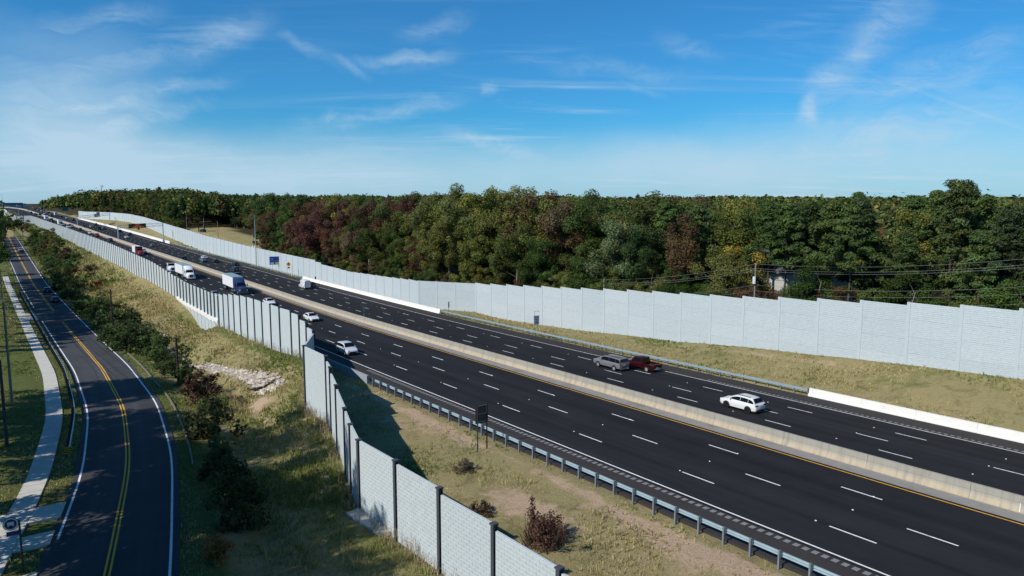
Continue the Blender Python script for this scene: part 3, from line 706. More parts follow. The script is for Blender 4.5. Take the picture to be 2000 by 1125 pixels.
# the left wall; its camera side is -t, so bays run from far to near as well
def ash_bricks(w, h, bw=.52, bh=.245):
    """list of (x, z, w, h) of a running-bond brick pattern"""
    out = []; i = 0; z = .0
    while z < h - .05:
        x = 0.0; first = bw / 2 if i % 2 else bw
        while x < w - .02:
            l = min(first if x == 0 else bw, w - x); out.append((x, z, l, min(bh, h - z))); x += l
        z += bh; i += 1
    return out
def brick_box(mb, x, z, w, h, d=.019, g=.009):
    o = [(x + g, 0, z + g), (x + w - g, 0, z + g), (x + w - g, 0, z + h - g), (x + g, 0, z + h - g)]; b = .012
    i_ = [(x + g + b, -d, z + g + b), (x + w - g - b, -d, z + g + b), (x + w - g - b, -d, z + h - g - b), (x + g + b, -d, z + h - g - b)]
    mb.add(o + i_, [(4, 5, 6, 7), (0, 1, 5, 4), (1, 2, 6, 5), (2, 3, 7, 6), (3, 0, 4, 7)])
BR = MB(); brick_box(BR, 0, 0, .52, .245); BRICK = BR.mesh('brick', M_WALLB)
brick_count = [0]
def bricks_single(o, w, h, base):
    for x, z, bw, bh in ash_bricks(w, h):
        if z < .75: continue
        b = obj('brick', BRICK, o); b.scale = (bw / .52 / w, 1, bh / .245 / h); b.location = (x / w, 0, z / h); brick_count[0] += 1
def bricks_joined(o, w, h, base):
    mb = MB()
    for x, z, bw, bh in ash_bricks(w, h): brick_box(mb, x, z, bw, bh)
    b = obj('brick_facing', mb.mesh('brick_facing', M_WALLB), o); b.scale = (1 / w, 1, 1 / h); b['kind'] = 'stuff'
def lw_pt(s, t, b, tp): p = P(s, t, 0); return [p[0], p[1], b, tp]
NW = [(73.5, 26.9, -22.2, -15.3), (67.3, 26.8, -22.3, -15.5), (64.3, 26.0, -22.3, -16.2), (59.6, 24.6, -22.2, -16.6), (53.4, 22.7, -22.2, -16.8), (49.6, 21.5, -22.1, -16.95), (45.7, 20.4, -22.0, -16.75), (40.5, 20.6, -22.0, -16.80), (35.3, 20.8, -22.0, -17.1), (30.1, 21.1, -22.1, -17.5), (24.9, 21.3, -22.0, -17.75), (19.7, 21.6, -22, -17.9), (14.5, 21.8, -22, -18)]
pts = [lw_pt(*a) for a in NW]
lwn = thing('noise_wall', 'near noise wall of brick-patterned panels between dark posts, curving at bottom centre', 'noise wall')
wall_run(lwn, pts, HPOST, brick={**{i: bricks_joined for i in range(12)}, 7: bricks_single, 8: bricks_joined})
# return leg joining the near wall to the long wall
a, b = np.array(lw_pt(92.0, 35.0, -22.6, -17.8)), np.array(lw_pt(73.5, 26.95, -22.8, -15.4))
lwr = thing('noise_wall', 'oblique shaded noise wall leg linking the near wall to the long one', 'noise wall')
ang = math.atan2(b[1] - a[1], b[0] - a[0]); Lr = float(np.hypot(*(b - a)[:2]))
for k in range(4):
    f0, f1 = k / 4, (k + 1) / 4; x0, x1 = Lr * f0 + .02, Lr * f1; zb = -23.0; t0_, t1_ = a[3] + (b[3] - a[3]) * f0 - zb, a[3] + (b[3] - a[3]) * f1 - zb
    me = bpy.data.meshes.new('panel'); me.from_pydata([(x0, -.07, 0), (x1, -.07, 0), (x1, .07, 0), (x0, .07, 0), (x0, -.07, t0_), (x1, -.07, t1_), (x1, .07, t1_), (x0, .07, t0_)], [], [(3, 2, 1, 0), (4, 5, 6, 7), (0, 1, 5, 4), (1, 2, 6, 5), (2, 3, 7, 6), (3, 0, 4, 7)]); me.materials.append(M_WALL)
    obj('panel', me, lwr, (a[0], a[1], zb), ang)
    me = bpy.data.meshes.new('coping'); me.from_pydata([(x0, -.11, t0_ + .002), (x1, -.11, t1_ + .002), (x1, .11, t1_ + .002), (x0, .11, t0_ + .002), (x0, -.11, t0_ + .10), (x1, -.11, t1_ + .10), (x1, .11, t1_ + .10), (x0, .11, t0_ + .10)], [], [(3, 2, 1, 0), (4, 5, 6, 7), (0, 1, 5, 4), (1, 2, 6, 5), (2, 3, 7, 6), (3, 0, 4, 7)]); me.materials.append(M_WPOST)
    obj('coping', me, lwr, (a[0], a[1], zb), ang)
def far_pt(s): p = P(s, float(tw(np.array(s))), 0); return [p[0], p[1], float(np.interp(s, LWS, LWB)), float(np.interp(s, LWS, LWT))]
seg1 = [92.0, 95.0, 98.0, 101.0] + [105.0 + 4.0 * k for k in range(10)]                                   # 92 .. 141
pts = [far_pt(s) for s in seg1[::-1]]
lw1 = thing('noise_wall', 'tall smooth noise wall with dark posts above the grassy mound', 'noise wall'); wall_run(lw1, pts, HPOST)
seg2 = [seg1[-1] + 4.3 * k for k in range(13)]                               # the culvert section
pts = [far_pt(s) for s in seg2[::-1]]
lw2 = thing('noise_wall', 'noise wall section on a white concrete base over the creek culvert', 'noise wall')
wall_run(lw2, [[p[0], p[1], p[3] - 4.6, p[3]] for p in pts], WIDEPOST)
for i in range(len(pts) - 1):
    a, b = np.array(pts[i]), np.array(pts[i + 1]); L = np.hypot(*(b - a)[:2]); ang = math.atan2(b[1] - a[1], b[0] - a[0]); zt = (a[3] + b[3]) / 2 - 4.7
    mb = MB(); mb.box((L / 2, -.14, -.32), (L - .02, .5, .64)); obj('parapet', mb.mesh('parapet', M_WHITEC), lw2, (a[0], a[1], zt), ang)
    mb = MB(); mb.box((L / 2, .06, -2.2), (L - .03, .3, 3.5)); obj('base_panel', mb.mesh('base_panel', M_WALL), lw2, (a[0], a[1], zt - .4), ang)
    mb = MB(); mb.box((0, -.06, -2.2), (.3, .3, 3.5)); obj('pier', mb.mesh('pier', M_WHITEC), lw2, (a[0], a[1], zt - .4), ang)
    mb = MB()
    for k in range(9): mb.box((.30, -.06, .5 + k * .45), (.14, .10, .16))
    obj('bracket', mb.mesh('bracket', M_DPOST), lw2, (a[0], a[1], zt), ang)
seg3 = [seg2[-1] + 4.4 * k for k in range(int((640 - seg2[-1]) / 4.4))]
pts = [far_pt(s) for s in seg3[::-1]]
lw3 = thing('noise_wall', 'long far noise wall of narrow pale bays and dark posts above the scrubby slope', 'noise wall'); wall_run(lw3, pts, HPOST)
# its end turns away from the road towards the far left
e = far_pt(seg3[-1]); o_ = np.array(e)
turn = [[o_[0] - 4.4 * k * .98, o_[1] - 1.0 * k, o_[2] - .25 * k, o_[3] - .35 * k] for k in range(4)]
turn = turn[::-1]
lw4 = thing('noise_wall', 'white noise wall return at the far end beyond the brushy trees', 'noise wall'); wall_run(lw4, turn, HPOST)

# concrete splash slab at the foot of the near wall
q0, s0, t0 = on_ground(690, 1008); pad('drain_slab', [P(45.9, 20.45, -21.78), P(41.2, 20.45, -21.78), P(41.6, 19.75, -21.83), P(45.7, 19.35, -21.84)], kind='structure', m=M_CONC)

def lfar(u, v):
    q, s, t = on_left(u, v, -1.0); return q
fa, fb = lfar(15, 421), lfar(4, 418)
fpts = [[fb[0] + (fa[0] - fb[0]) * k / 5, fb[1] + (fa[1] - fb[1]) * k / 5, fb[2] + (fa[2] - fb[2]) * k / 5 - .5, fb[2] + (fa[2] - fb[2]) * k / 5 + 5.5] for k in range(6)]
lw5 = thing('noise_wall', 'short pale noise wall standing far off at the left picture edge', 'noise wall'); wall_run(lw5, fpts, HPOST)

# ------------------------------------------------------------------ vegetation
def leaf_quads(cent, nrm, size, aspect=1.0, jitter=.8, R=rng):
    """one quad per centre, facing roughly along nrm"""
    n = len(cent); v = nrm + R.normal(0, jitter, (n, 3)); v /= np.linalg.norm(v, axis=1, keepdims=True) + 1e-9
    a = np.cross(v, R.normal(0, 1, (n, 3))); a /= np.linalg.norm(a, axis=1, keepdims=True) + 1e-9; b = np.cross(v, a)
    sx = (size * .5)[:, None]; sy = sx * aspect
    V = np.stack([cent - a * sx * .35 - b * sy, cent + a * sx - b * sy * .1, cent + a * sx * .3 + b * sy, cent - a * sx + b * sy * .15], 1)
    return V.reshape(-1, 3), np.arange(n * 4).reshape(n, 4)

def crown_mesh(name, cl, per, lsize, m, R, aspect=1.0, flat=1.0, spread=.85, up=.35, tone=.24, hue=.06):
    """cl: (n, 4) clump centres and radii"""
    C = []; N = []; Sz = []; A = []
    for x, y, z, r in cl:
        k = max(6, int(per * r * r)); u = R.normal(0, 1, (k, 3)); u /= np.linalg.norm(u, axis=1, keepdims=True); rad = r * R.random(k) ** (1 / 2.2) * spread
        p = u * rad[:, None] * np.array([1, 1, flat]); C.append(p + [x, y, z]); N.append(u + [0, 0, up]); Sz.append(R.uniform(.65, 1.3, k) * lsize)
        tn = R.uniform(1 - tone, 1 + tone); hu = R.normal(0, hue); c = np.array([tn * (1 + hu), tn, tn * (1 - hu)])
        A.append(np.tile(c, (k, 1)) * R.uniform(.75, 1.25, (k, 1)))
    C, N, Sz, A = map(np.concatenate, (C, N, Sz, A))
    V, Fq = leaf_quads(C, N, Sz, aspect, .55, R=R)
    return np_mesh(name, V, Fq, m, np.repeat(A, 4, 0))

def limbs_mesh(name, H, r0, cl, m, R, nl=22, lean=.0, z0=.25, top=.80):
    mb = MB(); n = 7; pts = [Vector((math.sin(i * 1.3 + lean * 9) * .012 * H * i / n, math.cos(i * 1.7) * .012 * H * i / n, H * top * i / n)) for i in range(n + 1)]
    for i in range(n): mb.tube(pts[i], pts[i + 1], r0 * (1 - .85 * i / n), r0 * (1 - .85 * (i + 1) / n), 6, caps=i == n - 1)
    order = R.permutation(len(cl))[:nl]
    for k in order:
        x, y, z, r = cl[k]; h = max(z0 * H, z - R.uniform(.5, 1) * math.hypot(x, y) * .9); h = min(h, H * (top - .03))
        i = min(int(h / (H * top) * n), n - 1); f = h / (H * top) * n - i; st = pts[i].lerp(pts[i + 1], f); e = Vector((x, y, z)); md = st.lerp(e, .5) + Vector((0, 0, .05 * H * R.uniform(-.3, .5)))
        rr = r0 * .24 * (1 - .6 * h / H); mb.tube(st, md, rr, rr * .6, 4, False); mb.tube(md, e, rr * .6, rr * .2, 4, False)
    return mb.mesh(name, m)

def decid(seed, H=22.0, w=.25, nc=46, low=.28, per=150, ls=.265):
    R = np.random.default_rng(seed); cl = []
    cz = H * (low + 1) / 2; rz = H * (1 - low) / 2
    while len(cl) < nc:
        u = R.normal(0, 1, 3); u /= np.linalg.norm(u); k = R.random() ** .45
        lump = 1 + .28 * math.sin(u[0] * 5 + seed) * math.cos(u[1] * 4 + seed * 2) + .15 * math.sin(7 * u[2] + seed)
        p = u * k * np.array([w * H, w * H, rz * .92]) * lump
        if p[2] < 0: p[:2] *= .62 + .38 * (1 + p[2] / rz)
        cl.append((p[0], p[1], min(cz + p[2], H * .955), R.uniform(1.1, 2.25) * H / 22))
    return crown_mesh('crown', cl, per, ls * H / 22, M_LEAF, R), limbs_mesh('trunk', H, .30 * H / 22, cl, M_BARKG if seed % 2 else M_BARK, R, 20)
def pine(seed, H=25.0, low=.42, nc=60, w=.17):
    R = np.random.default_rng(seed); cl = []
    for i in range(nc):
        f = (i + R.random()) / nc; z = H * (low + (1 - low) * f); rad = w * H * (1 - f) ** .6 * R.uniform(.35, 1.1) * (1 if f > .12 else .7); an = i * 2.4 + R.uniform(-.5, .5)
        cl.append((rad * math.cos(an), rad * math.sin(an), z + R.uniform(-.3, .3), R.uniform(.95, 1.6) * H / 25))
    cl.append((0, 0, H * .985, .8))
    return crown_mesh('crown', cl, 150, .56, M_NEEDLE, R, aspect=.30, flat=.62, up=.8, tone=.3, hue=.06), limbs_mesh('trunk', H, .26, cl, M_BARK, R, 30, top=.96)
def cedar(seed, H=12.0):
    R = np.random.default_rng(seed); cl = []
    for i in range(70):
        f = R.random() ** .8; z = H * (.06 + .92 * f); rad = .20 * H * (1 - f) ** .8 * R.uniform(.5, 1.05); an = R.uniform(0, 6.28)
        cl.append((rad * math.cos(an), rad * math.sin(an), z, R.uniform(.5, .9)))
    return crown_mesh('crown', cl, 130, .34, M_LEAF, R, tone=.2, hue=.05), limbs_mesh('trunk', H, .14, cl, M_BARK, R, 6)
def bush(seed, H=3.0, w=.62, per=190, ls=.20):
    R = np.random.default_rng(seed); cl = []
    for i in range(26):
        u = R.normal(0, 1, 3); u /= np.linalg.norm(u); k = R.random() ** .5; z = abs(u[2]) * k * H * .72 + H * .18
        cl.append((u[0] * k * w * H, u[1] * k * w * H, z, R.uniform(.32, .62) * H / 3 * 1.15))
    return crown_mesh('foliage', cl, per, ls, M_LEAF, R, tone=.4), limbs_mesh('stem', H * .8, .05, cl, M_BARK, R, 14, z0=.05)
def bare_tree(seed, H=16.0):
    R = np.random.default_rng(seed); cl = [(R.normal(0, .09 * H), R.normal(0, .09 * H), H * R.uniform(.5, 1.0), .3) for _ in range(60)]
    tr = limbs_mesh('trunk', H, .22, cl, M_BARKG, R, 58, z0=.3)
    return crown_mesh('crown', [(x, y, z, .5) for x, y, z, _ in cl[:16]], 26, .3, M_LEAF, R), tr
DEC = [decid(k, w=.23 + .02 * (k % 4), low=.16 + .05 * (k % 4)) for k in range(9)]
PIN = [pine(20 + k, low=.28 + .06 * (k % 4), w=.16 + .015 * (k % 3)) for k in range(5)]
CED = [cedar(40 + k) for k in range(2)]
BSH = [bush(60 + k, w=.5 + .08 * (k % 3)) for k in range(5)]
BARE = [bare_tree(80), bare_tree(81)]
def plant(kind, protos, label, cat, loc, sc, col, group, rz=None, parts=('crown', 'trunk')):
    th = thing(kind, label, cat, tuple(loc), rng.uniform(0, 6.28) if rz is None else rz, group)
    cm, tm = protos[int(rng.integers(len(protos)))]
    th.scale = sc if isinstance(sc, tuple) else (sc, sc, sc)
    obj(parts[1], tm, th); obj(parts[0], cm, th, color=col)
    return th
GREEN = [(.048, .082, .019), (.058, .090, .021), (.068, .088, .023), (.084, .098, .025), (.040, .067, .020)]
OLIVE = [(.112, .122, .030), (.132, .138, .034), (.095, .112, .028)]
YELL = [(.19, .145, .030), (.15, .135, .032)]
RUST = [(.078, .032, .024), (.092, .046, .026), (.070, .030, .026)]
BROWN = [(.105, .070, .032), (.090, .062, .034)]
PINEC = [(.040, .064, .017), (.048, .072, .019), (.034, .054, .018), (.056, .078, .021)]
def jit(c): k = rng.uniform(1.0, 1.75); return tuple(float(np.clip(x * k * rng.uniform(.93, 1.07), 0, 1)) for x in c)

NOUN = {'g': 'green broadleaf tree', 'o': 'olive green broadleaf tree', 'y': 'yellowing broadleaf tree', 'r': 'rust red autumn tree', 'b': 'brownish autumn tree', 'p': 'dark green pine', 'c': 'dense dark cedar', 'x': 'leafless pale tree'}
COLS = dict(g=GREEN, o=OLIVE, y=YELL, r=RUST, b=BROWN, p=PINEC, c=[(.025, .045, .016)], x=[(.10, .07, .04)])
TREE_N = [0]
def tree_at(k, s, t, H, label, group, sink=.3, wide=1.0, cat='tree', col=None):
    h0 = 25.0 if k == 'p' else 12.0 if k == 'c' else 16.0 if k == 'x' else 22.0
    f = H / h0; z = float(ground(s, t)) - sink; loc = P(s, t, z)
    name = {'p': 'pine_tree', 'c': 'cedar_tree', 'x': 'bare_tree'}.get(k, 'broadleaf_tree')
    pr = {'p': PIN, 'c': CED, 'x': BARE}.get(k, DEC); c = col or COLS[k][int(rng.integers(len(COLS[k])))]
    TREE_N[0] += 1
    return plant(name, pr, label, cat, loc, (f * wide, f * wide, f), jit(c), group)
# where along the wall which kinds grow (picture column of the tree's foot -> kinds)
def col_of(s, t, z=-15):
    q = P(s, t, z); return 1000 + F_PX * q[0] / (q[1] * math.cos(PITCH) - q[2] * math.sin(PITCH))
def kinds_at(u):
    if u < 330: return 'ggogop'
    if u < 470: return 'gogcogp'
    if u < 590: return 'gogbogp'
    if u < 700: return 'rrbgogr'
    if u < 760: return 'ooggb'
    if u < 840: return 'rrgogrg'
    if u < 1040: return 'oooogoo'
    if u < 1130: return 'gogogxb'
    if u < 1250: return 'ggogopg'
    if u < 1400: return 'gogpgpb'
    if u < 1480: return 'yogpogp'
    return 'ppppppgpo'
def top_at(u):
    """height of the canopy edge against the sky, by picture column (row of the skyline)"""
    return float(np.interp(u, [0, 80, 130, 180, 260, 350, 480, 540, 600, 660, 720, 800, 860, 900, 985, 1040, 1100, 1200, 1340, 1420, 1500, 1600, 1700, 1780, 1815, 1850, 1900, 2000], [400, 390, 378, 372, 369, 372, 382, 388, 386, 383, 380, 384, 370, 372, 362, 386, 392, 394, 384, 374, 390, 392, 388, 390, 373, 384, 394, 390]))
ROWS = ['in the front row', 'in the second row', 'in the third row', 'deep in the wood', 'farther back']
def region(u):
    for lim, w in ((250, 'left of the message board'), (330, 'behind the message board gantry'), (470, 'left of the tall light pole'), (560, 'behind the blue services sign'), (640, 'behind the white van'), (720, 'left of the stepped wall top'), (830, 'left of the wall jog'), (940, 'behind the wall jog'), (1010, 'left of the minimum speed sign'), (1090, 'behind the minimum speed sign'), (1180, 'left above the silver SUV'), (1290, 'above the red pickup'), (1390, 'above the right guardrail end'), (1470, 'left of the transformer pole'), (1560, 'before the pale house'), (1660, 'right of the pale house'), (1760, 'above the white barrier'), (1880, 'near the right edge')):
        if u < lim: return w
    return 'at the right picture edge'
def forest_row(t_off, step, s0, s1, row, jitter):
    s = s0
    while s < s1:
        ss_ = s + rng.uniform(-jitter, jitter); t = float(trw(np.array(ss_))) + t_off + rng.uniform(-jitter, jitter) * .7
        s += step * (1 + max(0, ss_ - 200) / 500)
        q = P(ss_, t, -15); u = col_of(ss_, t)
        if u < 60 or u > 2120: continue
        if 1478 < u < 1650 and t_off < 30 : continue                        # the house plot
        if 330 < u < 505 and t_off < 45 and 290 < ss_ < 480: continue       # the lawns behind the far wall
        ks = kinds_at(u); k = ks[int(rng.integers(len(ks)))]
        D = math.hypot(q[0], q[1]); zt = (HORIZON - top_at(u)) / F_PX * q[1]
        g0 = float(ground(ss_, t))
        H = (zt - g0) * (rng.uniform(.62, .95) if row == 0 else rng.uniform(.86, 1.06) if 590 < u < 1040 else rng.uniform(.92, 1.13) if row < 4 else rng.uniform(.85, 1.05)); H = min(max(H, 9), 34)
        wide = rng.uniform(.95, 1.25) * (22 / H if H < 20 else 1) ** .35
        lab = '%s%s%s, %s, %s' % ('tall ' if H > 25 else 'short ' if H < 18 else '', 'broad ' if wide > 1.15 else 'slender ' if wide < 1.02 else '', NOUN[k], ROWS[row], region(u)); tree_at(k, ss_, t, H, lab, 'wood: ' + lab, wide=wide)
forest_row(10, 8.0, 22, 470, 0, 2.0)
forest_row(17, 8.5, 22, 480, 1, 2.5)
forest_row(27, 8.5, 25, 480, 2, 3)
forest_row(38, 11, 25, 480, 3, 3.5)
forest_row(9, 9, 486, 790, 0, 3); forest_row(22, 12, 490, 800, 1, 3)
def tall_pine(u, t_off, s, top_v, lab):
    t = 0
    for _ in range(40): t = float(trw(np.array(s))) + t_off; s += (col_of(s, t) - u) / 30
    q = P(s, t, 0); H = (HORIZON - top_v) / F_PX * q[1] - float(ground(s, t)); th = plant('pine_tree', PINH, lab, 'tree', P(s, t, float(ground(s, t)) - .3), (H / 25 * 1.1, H / 25 * 1.1, H / 25), jit(PINEC[0]), None)
PINH = [pine(30, low=.60, w=.17, nc=46), pine(31, low=.57, w=.17, nc=46)]
tall_pine(1532, 7, 60, 398, 'tall bare-trunked pine in front of the pale house, left of its chimney')
tall_pine(1572, 12, 58, 394, 'tall bare-trunked pine in front of the pale house, right of its chimney')
tall_pine(1618, 9, 56, 392, 'tall bare-trunked pine at the right corner of the pale house')
tall_pine(1556, 16, 57, 400, 'dark pine straight before the middle of the pale house'); tall_pine(1595, 18, 56, 398, 'dark pine before the right gable of the pale house')
tall_pine(1500, 14, 64, 396, 'tall bare-trunked pine right behind the transformer pole')
tall_pine(1655, 6, 54, 402, 'tall bare-trunked pine beside the leafless brush near the house')
for u_, k_ in ((1545, 'b'), (1600, 'g'), (1590, 'b'), (1622, 'b')):
    s_ = 58.0; t_ = 0
    for _ in range(40): t_ = float(trw(np.array(s_))) + 5.5; s_ += (col_of(s_, t_) - u_) / 30
    tree_at(k_, s_, t_, 10.0 if k_ == 'b' else 14, ('brown brush' if k_ == 'b' else 'green young tree') + ' screening the pale house, %s' % {1545: 'under its chimney', 1600: 'right of its chimney', 1590: 'in front of its right half', 1622: 'at its right corner'}[u_], None, wide=1.3)
# low growth along the front edge of the wood
s = 24.0
while s < 840:
    t = float(trw(np.array(min(s, 799.)))) + rng.uniform(6.5, 9); u = col_of(s, t)
    if u < 2080 and not (345 < u < 505 and 290 < s < 470):
        k = 'gobgogc'[int(rng.integers(7))] if u < 1440 or u > 1660 else 'bbo'[int(rng.integers(3))]
        lab = 'low %s topping the wall, %s' % (NOUN[k].replace('tree', 'sapling').replace('cedar', 'young cedar'), region(u))
        zt = float(np.interp(s, RWT[:, 0], RWT[:, 3])) + (2 if s > 470 else 0); g0 = float(ground(s, t)); H = (zt - g0) + rng.uniform(1.0, 4.5) * (1 if u < 1440 or u > 1660 else .5)
        tree_at(k, s, t, H, lab, 'edge growth: ' + lab, wide=min(1.35, 19 / H))
    s += rng.uniform(3.8, 6.4) * (1 if s < 330 else 2.0)
s = 296.0
while s < 478:
    t = float(trw(np.array(s))) + 44 + rng.uniform(-5, 5); k = 'gcoggb'[int(rng.integers(6))]; u = col_of(s, t)
    lab = 'low %s at the back of the lawn behind the far wall' % NOUN[k].replace('tree', 'sapling'); tree_at(k, s, t, rng.uniform(7, 13), lab, 'lawn edge: ' + lab, wide=1.35, sink=1.0)
    s += rng.uniform(3.5, 6)
# a few that stand out
def feature(k, u, top_v, s_hint, t_off, label, wide=1.0, col=None):
    t = None; ss_ = s_hint
    for _ in range(40):                       # slide along the wall until the foot lies under the wanted column
        t = float(trw(np.array(ss_))) + t_off; du = col_of(ss_, t) - u
        ss_ += du / 30
    q = P(ss_, t, 0); zt = (HORIZON - top_v) / F_PX * q[1]
    return tree_at(k, ss_, t, zt - float(ground(ss_, t)), label, None, wide=wide, col=col)
for u_, v_, off_, lab in ((985, 362, 20, 'tallest pale olive tree, crown rising highest against the sky'), (862, 371, 16, 'tall olive tree at the left of the high pale group'), (900, 373, 24, 'second tall olive tree from the left of the high pale group'), (940, 369, 18, 'tall olive tree just left of the tallest one'), (1018, 374, 22, 'tall olive tree just right of the tallest one')):
    feature('o', u_, v_, 130, off_, lab, 1.15, (.115 + .02 * (u_ == 985), .115, .036))
feature('r', 655, 384, 220, 20, 'large dark red maple above the bend of the wall', 1.25, (.080, .030, .026))
feature('r', 775, 386, 170, 22, 'round rust red tree left of the tall olive trees', 1.15, (.11, .036, .024))
feature('y', 1432, 374, 90, 46, 'tall golden yellow tree on the skyline right of centre', .9)
feature('y', 1448, 455, 75, 14, 'bright yellow small tree in front of dark pines near the house', 1.2, (.20, .165, .035))
feature('p', 1815, 372, 50, 30, 'tallest dark pine standing above the others at right', .95)
feature('x', 1102, 400, 125, 20, 'bare grey dead tree among the green crowns', .9)
feature('g', 1215, 408, 110, 10, 'pale grey-green broad tree right of the dead tree', 1.1, (.085, .105, .045))

# woods that run on to the horizon: one mass of crowns
def far_woods():
    V = []; A = []; R = np.random.default_rng(5); C = []; SZ = []; N = []
    def crowns(s, t, rad, H, k, size):
        g = ground(np.clip(s, -120, 1990), t)
        n = len(s); u = R.normal(0, 1, (n, k, 3)); u[..., 2] = np.abs(u[..., 2]) * 1.0 - .1; u /= np.linalg.norm(u, axis=2, keepdims=True)
        c = P(s, t, g)[:, None, :] + u * np.stack([rad, rad, H * .55], -1)[:, None, :] * R.uniform(.75, 1.05, (n, k, 1)) + np.stack([0 * H, 0 * H, H * .5], -1)[:, None, :]
        k_ = .8 + .55 * vnoise(s * .05 + 3, t * .05); base = np.array(GREEN + OLIVE + PINEC + PINEC + [(.085, .045, .025), (.12, .10, .03)]); col = base[R.integers(len(base), size=n)] * R.uniform(.85, 1.5, (n, 1))
        C.append(c.reshape(-1, 3)); N.append(u.reshape(-1, 3)); SZ.append((size[:, None] * R.uniform(.6, 1.4, (n, k))).ravel())
        A.append((col[:, None, :] * R.uniform(.7, 1.3, (n, k, 1))).reshape(-1, 3))
    def field(n, s0, s1, t0, t1, dmin, dmax, k, size, hmul=1.0, rel=True):
        s = R.uniform(s0, s1, n); t = R.uniform(t0, t1, n) + (trw(s) if rel else tw(s)); q = P(s, t, 0); D = np.hypot(q[:, 0], q[:, 1]); az = np.degrees(np.arctan2(q[:, 0], q[:, 1]))
        ok = (D > dmin) & (D < dmax) & (np.abs(az) < 39) & (q[:, 1] > 0); s, t, D = s[ok], t[ok], D[ok]
        q = P(s, t, 0); u = 1000 + F_PX * q[:, 0] / q[:, 1]; top = (HORIZON - np.interp(u, [0, 80, 130, 180, 260, 350, 480, 540, 700, 1000, 1500, 2000], [403, 396, 383, 377, 374, 376, 388, 391, 389, 391, 391, 392]) - 13 * (vnoise(q[:, 0] * .018 + 40, q[:, 1] * .011 + 40) - .42) + R.uniform(-6, 6, len(s))) / F_PX * q[:, 1]
        g = ground(np.clip(s, -120, 1990), t); H = np.clip(np.minimum(top - g, R.uniform(17, 26, len(s))), 9, 40) * hmul
        crowns(s, t, H * R.uniform(.22, .34, len(s)), H, k, size * (1 + D / 900))
    field(5600, -50, 700, 47, 520, 150, 620, 95, .72)
    field(700, 480, 800, 30, 60, 400, 1100, 90, .9)
    field(4600, 480, 1300, 12, 420, 400, 1500, 60, 1.0)
    field(6500, 0, 2000, 100, 3200, 600, 3200, 24, 2.0)
    field(2600, 1100, 3000, -700, -25, 900, 3500, 14, 2.4, rel=False)
    C_, N_, S_, A_ = map(np.concatenate, (C, N, SZ, A))
    V, Fq = leaf_quads(C_, N_, S_, 1.0, .55, R)
    o = obj('distant_woods', np_mesh('distant_woods', V, Fq, M_FAR, np.repeat(A_, 4, 0))); o['kind'] = 'stuff'
far_woods()

# trees on the left of the frontage road; those beyond the picture's left edge shade the road
def left_tree(k, s, off, H, label, group=None, wide=1.0, col=None):
    return tree_at(k, s, float(tf(s)) + off, H, label, group, wide=wide, col=col)
EDGE = []
s = 8.0
while s < 71: EDGE.append((s, rng.uniform(-15.5, -13.5) - max(0, s - 58) * .16, rng.uniform(23, 27.5))); s += rng.uniform(3.6, 5.0)
EDGE += [(74, -17, 17), (78.5, -17.5, 22), (82.8, -18, 21), (87.2, -18.5, 16), (91.5, -19, 14), (95.5, -19.5, 15), (99.5, -20, 25), (104.5, -20, 24), (147, -16.5, 12), (152, -16, 13), (157, -16, 14), (161, -15.5, 16)]
s = 165.0
while s < 292: EDGE.append((s, rng.uniform(-15.5, -14.5) + max(0, s - 220) * .03, rng.uniform(20, 25))); s += rng.uniform(4.2, 5.6)
EDGE += [(303, -13, 18)]
for s, off, H in EDGE:
    k = 'gggog'[int(rng.integers(5))]
    lab = 'dark %s past the left picture edge, %s' % (NOUN[k], 'near the bus stop' if s < 60 else 'by the guardrail end' if s < 90 else 'near the grey pole' if s < 120 else 'beyond the grey pole')
    left_tree(k, s, off, H, lab, 'roadside trees: ' + lab, wide=1.0 if s < 120 else .72)
for i, (s, off, H, k) in enumerate(((350, -9.5, 12, 'o'), (368, -9, 12, 'g'), (386, -7, 10, 'g'), (404, -6.5, 10, 'g'), (424, -6, 10, 'g'), (444, -5.6, 10, 'g'), (462, -5, 10, 'g'), (480, -3, 10, 'g'), (368, -8, 10, 'g'), (434, -9, 11, 'g'), (455, -9, 11, 'g'), (494, -1, 12, 'g'), (500, 3, 12, 'o'), (498, 7, 11, 'g'), (488, 10, 10, 'b'), (470, 11, 9, 'o'), (450, 11.5, 9, 'g'), (430, 12, 8.5, 'o'), (408, 12, 8.5, 'g'), (390, 13, 8, 'b'), (372, 12.5, 8, 'o'), (355, 12, 7.5, 'g'), (340, 14, 7, 'b'), (420, 16, 8, 'o'), (395, 17, 7.5, 'g'), (440, 17, 8, 'b'), (460, 17, 8, 'o'), (420, -18, 16, 'g'), (380, -19, 16, 'g'), (355, -20, 16, 'g'))):
    lab = '%s on the %s of the two-lane road, %s' % (NOUN[k], 'left side' if off < 0 else 'right side', 'far off' if s < 330 else 'at the tree tunnel' if s < 440 else 'where it vanishes')
    left_tree(k, s, off, H, lab, 'roadside trees: ' + lab, wide=1.3)
